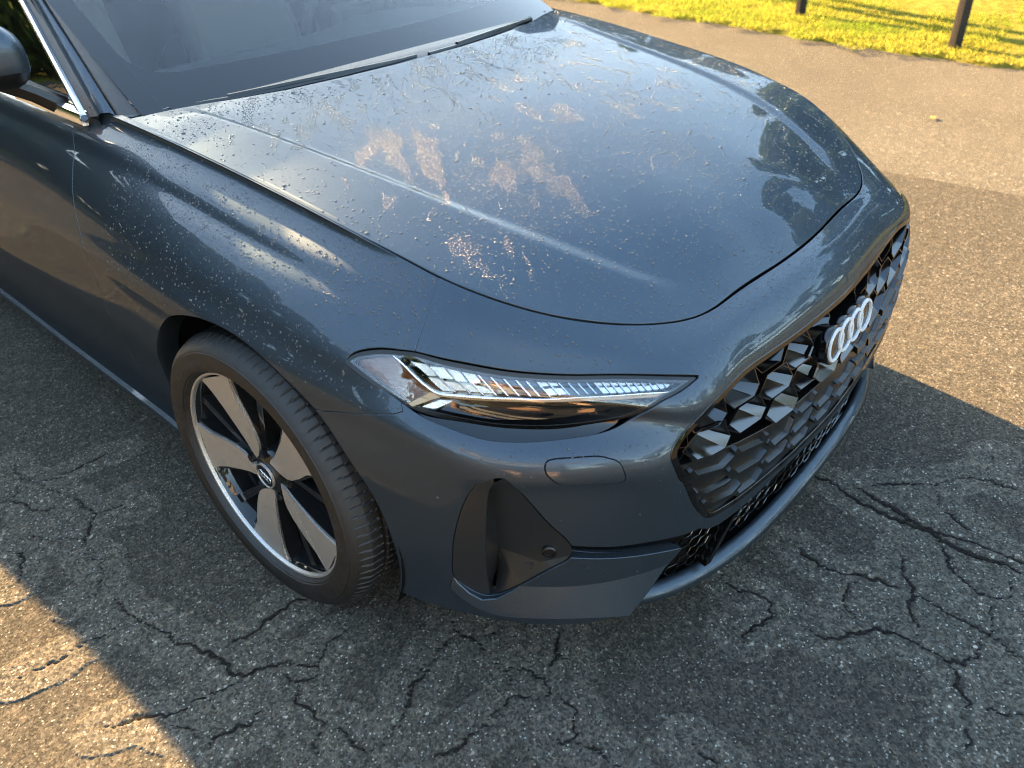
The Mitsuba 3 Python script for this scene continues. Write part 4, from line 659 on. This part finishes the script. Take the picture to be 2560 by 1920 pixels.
scene['weathered_wood']=two({'type':'diffuse','reflectance':mikit.proc(lambda p,n,uv: mi.Color3f(.034,.030,.026)*(.5+.9*FB(p.x*30,p.y*30,p.z*4,3)))})
def fence(key,pts,label,rails=(.66,1.08)):
    labels[key]={'label':label,'category':'fence'}
    P=np.array(pts,float)
    for (x,y) in P:
        b=rbox((x,y,.58),(.072,.072,1.30),.008,8); a=math.atan2(P[1][1]-P[0][1],P[1][0]-P[0][0]); b.vertices[:]=b.vertices@np.eye(3); b.apply_translation((-x,-y,0)); b.apply_transform(trimesh.transformations.rotation_matrix(a,[0,0,1])); b.apply_translation((x,y,0))
        add(key+'__post',b,'weathered_wood')
    for z in rails:
        for p,q_ in zip(P[:-1],P[1:]):
            d=(q_-p)/np.linalg.norm(q_-p); n_=np.array([-d[1],d[0]])*.052
            m=rbox((0,0,0),(np.linalg.norm(q_-p)-.004,.03,.13),.005,6); m.apply_transform(trimesh.transformations.rotation_matrix(math.atan2(d[1],d[0]),[0,0,1])); m.apply_translation((*((p+q_)/2-n_),z)); add(key+'__rail',m,'weathered_wood')
p0,p1=[CAM[:2]+(np.array(p)-CAM[:2])*(1.405-.10)/1.405 for p in D['posts']]; dv=p1-p0
fence('fence',[p0+dv*t for t in np.arange(-5,9)],'dark weathered wooden fence standing on the sunny lawn beyond the asphalt')
fence('fence_001',[(-14+2.0*i,-7.6-.09*i) for i in range(14)],'dark wooden fence on the lawn behind the photographer, mirrored in the dark wing')
# yellow leaves on the asphalt
scene['leaf_yellow']={'type':'principledthin','base_color':rgb(.42,.33,.06),'roughness':.6,'diff_trans':.6}
def leaf(x,y,r,a,key,label):
    t=np.linspace(0,1,7); w=np.sin(np.pi*t)**.8*.34; V=np.vstack([np.c_[t-.5,w,.10*w+.06*np.sin(t*5)],np.c_[t-.5,-w,.10*w+.06*np.sin(t*5)],np.c_[t-.5,0*t,.06*np.sin(t*5)]])*r; k=np.arange(6)
    F=np.vstack([np.c_[k+14,k+15,k+1],np.c_[k+14,k+1,k],np.c_[k+14,k+7,k+8],np.c_[k+14,k+8,k+15]]); m=trimesh.Trimesh(V,F,process=False); m.apply_transform(trimesh.transformations.rotation_matrix(a,[0,0,1])); m.apply_translation((x,y,.012)); scene[key]=mikit.ply(m,'leaf_yellow',smooth=True); labels[key]={'label':label,'category':'leaf'}
leaf(1.02,3.86,.085,.4,'fallen_leaf','largest yellow leaf lying on the sunlit asphalt right of the bonnet'); leaf(.05,3.62,.06,1.4,'fallen_leaf_001','small yellow leaf on the sunlit asphalt close to the bonnet edge')
# ---------------------------------------------------------------- trees round the lawns
scene['bark']=two({'type':'diffuse','reflectance':mikit.proc(lambda p,n,uv: mi.Color3f(.07,.055,.042)*(.5+FB(p.x*9,p.y*9,p.z*2,3)))})
for i,c in enumerate(((.055,.085,.018),(.075,.095,.02),(.045,.07,.02))): scene['leaf_green_%d'%i]={'type':'principledthin','base_color':rgb(*[x*1.3 for x in c]),'roughness':.5,'diff_trans':1.0}
def tree_parts(seed,H=12.0,n=5500):
    r=np.random.default_rng(seed); th=H*.30
    tr=[tube(np.array([(0,0,-.2),(.05,.02,th*.6),(.1*r.normal(),.1*r.normal(),th*1.5),(.2*r.normal(),.2*r.normal(),H*.8)]),[.30,.24,.17,.04],9)]
    lumps=[]
    for k in range(40):
        a=r.uniform(0,2*np.pi); z=r.uniform(.07,.97); rad=H*.33*math.sqrt(max(.05,1-((z-.52)/.5)**2))*r.uniform(.35,1.0); c=np.array([rad*math.cos(a),rad*math.sin(a),z*H]); lumps.append((c,H*r.uniform(.05,.11)))
        if k<12: tr.append(tube(np.array([(0,0,th*.9+.25*z*H),c*.55+[0,0,th*.55],c]),[.09,.055,.015],6))
    wt=np.array([s**2 for _,s in lumps]); idx=r.choice(len(lumps),n,p=wt/wt.sum()); v=r.normal(size=(n,3)); v/=np.linalg.norm(v,axis=1,keepdims=True); rad=r.random(n)**.4
    P=np.array([lumps[j][0] for j in idx])+v*(np.array([lumps[j][1] for j in idx])*rad)[:,None]*[1.15,1.15,.85]
    a=r.normal(size=(n,3)); a/=np.linalg.norm(a,axis=1,keepdims=True); b=np.cross(a,r.normal(size=(n,3))); b/=np.linalg.norm(b,axis=1,keepdims=True); s=r.uniform(.20,.38,n)[:,None]
    V=np.stack([P-a*s,P+b*s*.6,P+a*s,P-b*s*.6],1).reshape(-1,3); k=np.arange(n)[:,None]*4; return cat(tr),trimesh.Trimesh(V,np.vstack([k+[0,1,2],k+[0,2,3]]),process=False)
TV=[tree_parts(s) for s in (3,8,21)]; TP=[(mikit.ply(t,'bark',smooth=40),[mikit.ply(c,'leaf_green_%d'%g) for g in range(3)]) for t,c in TV]
TREES=[(66,31,13),(77,23,13.5),(88,24,14),(97,29,13),(106,40,13),(113,44,13),(120,41,12),(127,43,13),(134,42,12),(141,46,11),(149,55,9.5),(158,75,9),(178,80,9),(187,50,10),(188,38,9),(199,34,10),(209,33,10),(219,32,11),(230,34,11),(241,35,11),(110,60,13),(123,62,13),(136,62,12),(92,45,12),(194,24,12),(202,21,13),(212,20,13),(222,20,13.5),(233,21,13),(244,23,13),(256,24,13),(268,24,13),(280,25,11),(292,34,10),(304,38,10),(316,40,10),(330,40,11),(345,34,12),(2,33,13),(20,36,13),(38,38,13),(53,36,13)]
for i,(az,ds,h) in enumerate(TREES):
    k='tree' if i==0 else 'tree_%03d'%i; r=np.random.default_rng(100+i); v=i%3; s=h/12.0; tw=T().translate([ds*math.cos(math.radians(az)),ds*math.sin(math.radians(az)),0.1]).rotate([0,0,1],float(r.uniform(0,360))).scale([s*float(r.uniform(.95,1.2)),s*float(r.uniform(.95,1.2)),s])
    scene[k+'__trunk']={**TP[v][0],'to_world':tw}; scene[k+'__crown']={**TP[v][1][(i*7)%3],'to_world':tw}
    labels[k]={'label':'leafy green tree of the ring round the lawns, mirrored in the car','category':'tree','group':'trees round the lawns'}

def hedge(key,az0,az1,ds,h,n,seed,label):
    r=np.random.default_rng(seed); a=np.radians(r.uniform(az0,az1,n)); z=h*r.random(n)**.8*(.75+.5*meshkit.noise(np.c_[a*18,a*0,a*0],seed)); d=ds+r.normal(0,.8,n)*(1.2-z/h*.6)
    P=np.c_[d*np.cos(a),d*np.sin(a),z]; q=r.normal(size=(n,3)); q/=np.linalg.norm(q,axis=1,keepdims=True); b=np.cross(q,r.normal(size=(n,3))); b/=np.linalg.norm(b,axis=1,keepdims=True); s=r.uniform(.22,.42,n)[:,None]
    V=np.stack([P-q*s,P+b*s*.7,P+q*s,P-b*s*.7],1).reshape(-1,3); k=np.arange(n)[:,None]*4
    scene[key]=mikit.ply(trimesh.Trimesh(V,np.vstack([k+[0,1,2],k+[0,2,3]]),process=False),'leaf_green_2'); labels[key]={'label':label,'category':'hedge'}
hedge('hedge',186,300,27,4.2,11000,71,'dense green hedge behind the photographer, mirrored in the dark front wing'); hedge('hedge_001',60,150,45,5.0,11000,73,'dense green hedge at the far end of the sunny lawn, mirrored in the bonnet')
# ---------------------------------------------------------------- the photographer, seen only mirrored in the car
import manifold3d as m3
scene['skin']=two({'type':'principled','base_color':rgb(.52,.33,.24),'roughness':.5})
for k,c in (('shirt_cloth',(.30,.31,.33)),('shorts_cloth',(.035,.04,.06)),('shoe_black',(.02,.02,.022)),('sole_white',(.70,.68,.62)),('hair_brown',(.05,.033,.02)),('phone_grey',(.06,.06,.065))): scene[k]=two({'type':'diffuse','reflectance':rgb(*c)})
PC=np.array([1.60,-1.74,0]); PH=np.array([-.68,.733,0]); PR=np.array([.733,.68,0])
def pp(f,l,z): return PC+PH*f+PR*l+np.array([0,0,z])
def bones(B,ref=.014,it=8):
    M=m3.Manifold.batch_boolean([m3.Manifold.batch_hull([m3.Manifold.sphere(r1,14).translate([float(x) for x in a]),m3.Manifold.sphere(r2,14).translate([float(x) for x in b])]) for a,b,r1,r2 in B],m3.OpType.Add).refine_to_length(ref)
    m=M.to_mesh(); t=trimesh.Trimesh(m.vert_properties[:,:3],m.tri_verts); trimesh.smoothing.filter_taubin(t,iterations=it); return t
LEG,SHO,SHR,ARM=[],[],[],[]
for s in (-1,1):
    hip,kn,an=pp(0,.095*s,.90),pp(.03,.105*s,.49),pp(-.01+.05*s,.115*s,.09)
    LEG+=[(hip,kn,.085,.056),(kn,pp(-.015+.03*s,.112*s,.32),.055,.056),(pp(-.015+.03*s,.112*s,.32),an,.056,.036),(an,an+PH*.10-[0,0,.04],.036,.03)]
    SHR+=[(pp(0,.085*s,.93),pp(.028,.102*s,.53),.115,.088),(pp(0,0,.98),pp(0,.09*s,.93),.125,.12)]
    sh,el,ha=pp(.0,.19*s,1.42),pp(.13,.27*s,1.17),pp(.375,.085*s-.05,1.375)
    ARM+=[(sh,el,.050,.040),(el,ha,.040,.026)]; hd=PR*(-s)
    ARM+=[(ha,ha+PH*.035+[0,0,.02],.026,.030)]
    for j,dz in enumerate((.045,.022,0,-.022)): a=ha+PH*.05+np.array([0,0,dz]); ARM+=[(a,a+PH*.03+hd*.022,.009,.0085),(a+PH*.03+hd*.022,a+PH*.022+hd*(.05-.004*j),.0085,.007)]
    ARM+=[(ha+[0,0,.03],ha+PH*.012+hd*.045+np.array([0,0,.05]),.011,.009)]
    so=an*[1,1,0]; f=PH*.0
    SHO.append((bones([(so+PH*-.055+[0,0,.055],so+PH*.05+[0,0,.06],.042,.044),(so+PH*.05+[0,0,.055],so+PH*.17+[0,0,.042],.044,.034)],.012,5),bones([(so+PH*-.06+[0,0,.018],so+PH*.06+[0,0,.018],.046,.050),(so+PH*.06+[0,0,.018],so+PH*.185+[0,0,.018],.050,.036)],.014,4)))
HEAD=[(pp(0,0,1.46),pp(.02,0,1.58),.055,.058),(pp(.005,0,1.67),pp(.025,0,1.645),.094,.086),(pp(.03,0,1.60),pp(.045,0,1.575),.062,.040),(pp(.10,0,1.645),pp(.115,0,1.625),.012,.014)]+[(pp(.0,.082*s,1.645),pp(.0,.088*s,1.62),.018,.014) for s in (-1,1)]
TOR=[(pp(-.01,.06*s,1.0),pp(0,.10*s,1.32),.115,.105) for s in (-1,1)]+[(pp(0,-.15,1.40),pp(0,.15,1.40),.075,.075),(pp(0,0,1.30),pp(0,0,1.42),.11,.08)]
SLV=[(pp(.0,.185*s,1.41),pp(.07,.235*s,1.285),.068,.060) for s in (-1,1)]
add('person__body',bones(LEG+ARM+HEAD+TOR,.012,6),'skin',smooth=True)
tb=bones([(a,b,r+.012,q+.012) for a,b,r,q in TOR]+SLV,.016,8); add('person__shirt',tb,'shirt_cloth',smooth=True); add('person__shorts',bones(SHR,.016,8),'shorts_cloth',smooth=True)
add('person__hair',bones([(pp(-.012,0,1.695),pp(.03,0,1.71),.092,.078),(pp(-.03,0,1.66),pp(-.03,0,1.62),.082,.066)],.016,6),'hair_brown',smooth=True)
for a,b in SHO: k=numbered('person__shoe'); add(k+'__upper',a,'shoe_black',smooth=True); bb=b; bb.vertices[:,2]=np.clip(bb.vertices[:,2],.001,.03); add(k+'__sole',bb,'sole_white',smooth=40)
for s in (-1,1): add('person__eye',trimesh.creation.icosphere(2,.012).apply_translation(pp(.098,.032*s,1.665)),'sole_white',smooth=True)
labels['person']={'label':'person in grey shirt and dark shorts holding up a phone, mirrored in the headlamp','category':'person'}
ph=rbox((0,0,0),(.008,.150,.074),.0035,8); ph.apply_transform(trimesh.transformations.rotation_matrix(math.atan2(PH[1],PH[0]),[0,0,1])); ph.apply_translation(pp(.415,-.05,1.385)); add('phone',ph,'phone_grey'); labels['phone']={'label':'slim grey phone held up in both hands of the photographer','category':'phone'}
# ---------------------------------------------------------------- rain drops on bonnet, wings and bumper
def dome(n,flat):
    "unit dome: n sides, two rings and an apex"
    th=np.linspace(0,2*np.pi,n,endpoint=False); V=[np.c_[np.cos(th),np.sin(th),0*th-.05],np.c_[.78*np.cos(th),.78*np.sin(th),0*th+.62*flat],[[0,0,flat]]]
    V=np.vstack(V); F=[]
    for k in range(n): l=(k+1)%n; F+=[(k,l,n+l),(k,n+l,n+k),(n+k,n+l,2*n)]
    return V,np.array(F)
def drops(P,N,R,seed,sides=7,flat=.55):
    r=np.random.default_rng(seed); V,F=dome(sides,flat); m=len(P)
    a=r.normal(size=(m,3)); a=a-(a*N).sum(1,keepdims=True)*N; a/=np.linalg.norm(a,axis=1,keepdims=True); b=np.cross(N,a); e=r.uniform(.8,1.3,m)
    X=P[:,None]+R[:,None,None]*(V[None,:,0:1]*a[:,None]*e[:,None,None]+V[None,:,1:2]*b[:,None]/e[:,None,None]**.5+V[None,:,2:3]*N[:,None])
    vn=V.copy(); vn[:,2]=np.where(V[:,2]<0,.25,V[:,2]/flat**1.3); vn/=np.linalg.norm(vn,axis=1,keepdims=True)
    NN=vn[None,:,0:1]*a[:,None]+vn[None,:,1:2]*b[:,None]+vn[None,:,2:3]*N[:,None]
    return X.reshape(-1,3),(F[None]+np.arange(m)[:,None,None]*len(V)).reshape(-1,3),NN.reshape(-1,3)
def join(L):
    o=0; V=[];F=[];N=[]
    for v,f,n in L: V.append(v);F.append(f+o);N.append(n); o+=len(v)
    return np.vstack(V),np.vstack(F),np.vstack(N)
rd=np.random.default_rng(44)
inH=HPoly.buffer(-.006)
def hoodpts(n):
    x=rd.uniform(-.5,.74,n); y=rd.uniform(-.77,.77,n); k=shapely.contains_xy(inH,x,y); return x[k],y[k]
# single drops
def jgrid(x0,x1,y0,y1,h,j):
    a,b=np.meshgrid(np.arange(x0,x1,h),np.arange(y0,y1,h),indexing='ij'); return (a+rd.uniform(-j,j,a.shape)*h).ravel(),(b+rd.uniform(-j,j,a.shape)*h).ravel()
x,y=jgrid(-.5,.74,-.77,.77,.0092,.42); k=shapely.contains_xy(inH,x,y); x,y=x[k],y[k]
dens_=meshkit.fbm(np.c_[x*5,y*5,x*0],3,71); keep=rd.random(len(x))<np.clip(.34+1.5*(dens_-.40),.12,.85)*np.where(x>.45,.6,1.0); x,y=x[keep],y[keep]
R=.0012+.0017*rd.random(len(x))**2+np.where(rd.random(len(x))<.05,.0022*rd.random(len(x)),0)
big=(hood(x,y),hood_n(x,y),R)
# patches of fine dew between the runs of water
def patch(x,y):
    q=y+.62*x*np.clip((.25-y)/.7,0,1); w=.03*(meshkit.fbm(np.c_[x*9,y*9,x*0],2,73)-.5)
    f=meshkit.noise(np.c_[(x+w)*17.0,(q+w)*42.0,x*0+2],75)
    g=meshkit.noise(np.c_[x*38,q*70,x*0+5],77); b=meshkit.fbm(np.c_[x*3.2,q*5,x*0+9],2,79)
    reg=sst(-.50,-.42,x)*(1-sst(.28,.60,x+.25*(y+.2)))*(1-sst(.50,.68,np.abs(y+.03)))
    return f*.62+g*.24+.22*(b-.5)+.25*(reg-1)
gx0,gy0=np.meshgrid(np.arange(-.5,.6,.0054),np.arange(-.72,.72,.0054),indexing='ij'); x=(gx0+rd.uniform(-.0020,.0020,gx0.shape)).ravel(); y=(gy0+rd.uniform(-.0020,.0020,gx0.shape)).ravel()
k=shapely.contains_xy(inH,x,y)&(patch(x,y)>.525)&(rd.random(len(x))<.86); x,y=x[k],y[k]
R2=.0011+.0011*rd.random(len(x))
dew=(hood(x,y),hood_n(x,y),R2)
raw('car__bonnet__water_drops',drops(*big,1,10,.55),'water'); labels['car__bonnet__water_drops']={'kind':'stuff'}
raw('car__bonnet__dew',drops(*dew,2,5,.6),'dew'); labels['car__bonnet__dew']={'kind':'stuff'}
def beltpts(n,u0,u1,v0,v1,poly):
    u=rd.uniform(u0,u1,n); v=rd.uniform(v0,v1,n); k=shapely.contains_xy(poly,u,v); u,v=u[k],v[k]; nn=belt_n(u,v); k=rd.random(len(u))<np.clip(nn[:,2]*1.25-.05,.06,1); return belt(u[k],v[k]),nn[k]
P_,N__=beltpts(4200,UM-1.9,UM-.98,0,.30,fend.buffer(-.004)); raw('car__fender__water_drops',drops(P_,N__,.0009+.0018*rd.random(len(P_))**3,3,8,.55),'water'); labels['car__fender__water_drops']={'kind':'stuff'}
P_,N__=beltpts(5200,UM-1.0,UM+1.0,0,.45,bump.buffer(-.004)); raw('car__bumper__water_drops',drops(P_,N__,.0009+.0019*rd.random(len(P_))**3,4,8,.55),'water'); labels['car__bumper__water_drops']={'kind':'stuff'}
P_,N__=beltpts(1100,UM-.98,UM-.6,.5,.66,lip.buffer(-.006)); P_=P_+N__*.007; raw('car__lower_lip__water_drops',drops(P_,N__,.0006+.0010*rd.random(len(P_))**2,5,7,.55),'water'); labels['car__lower_lip__water_drops']={'kind':'stuff'}
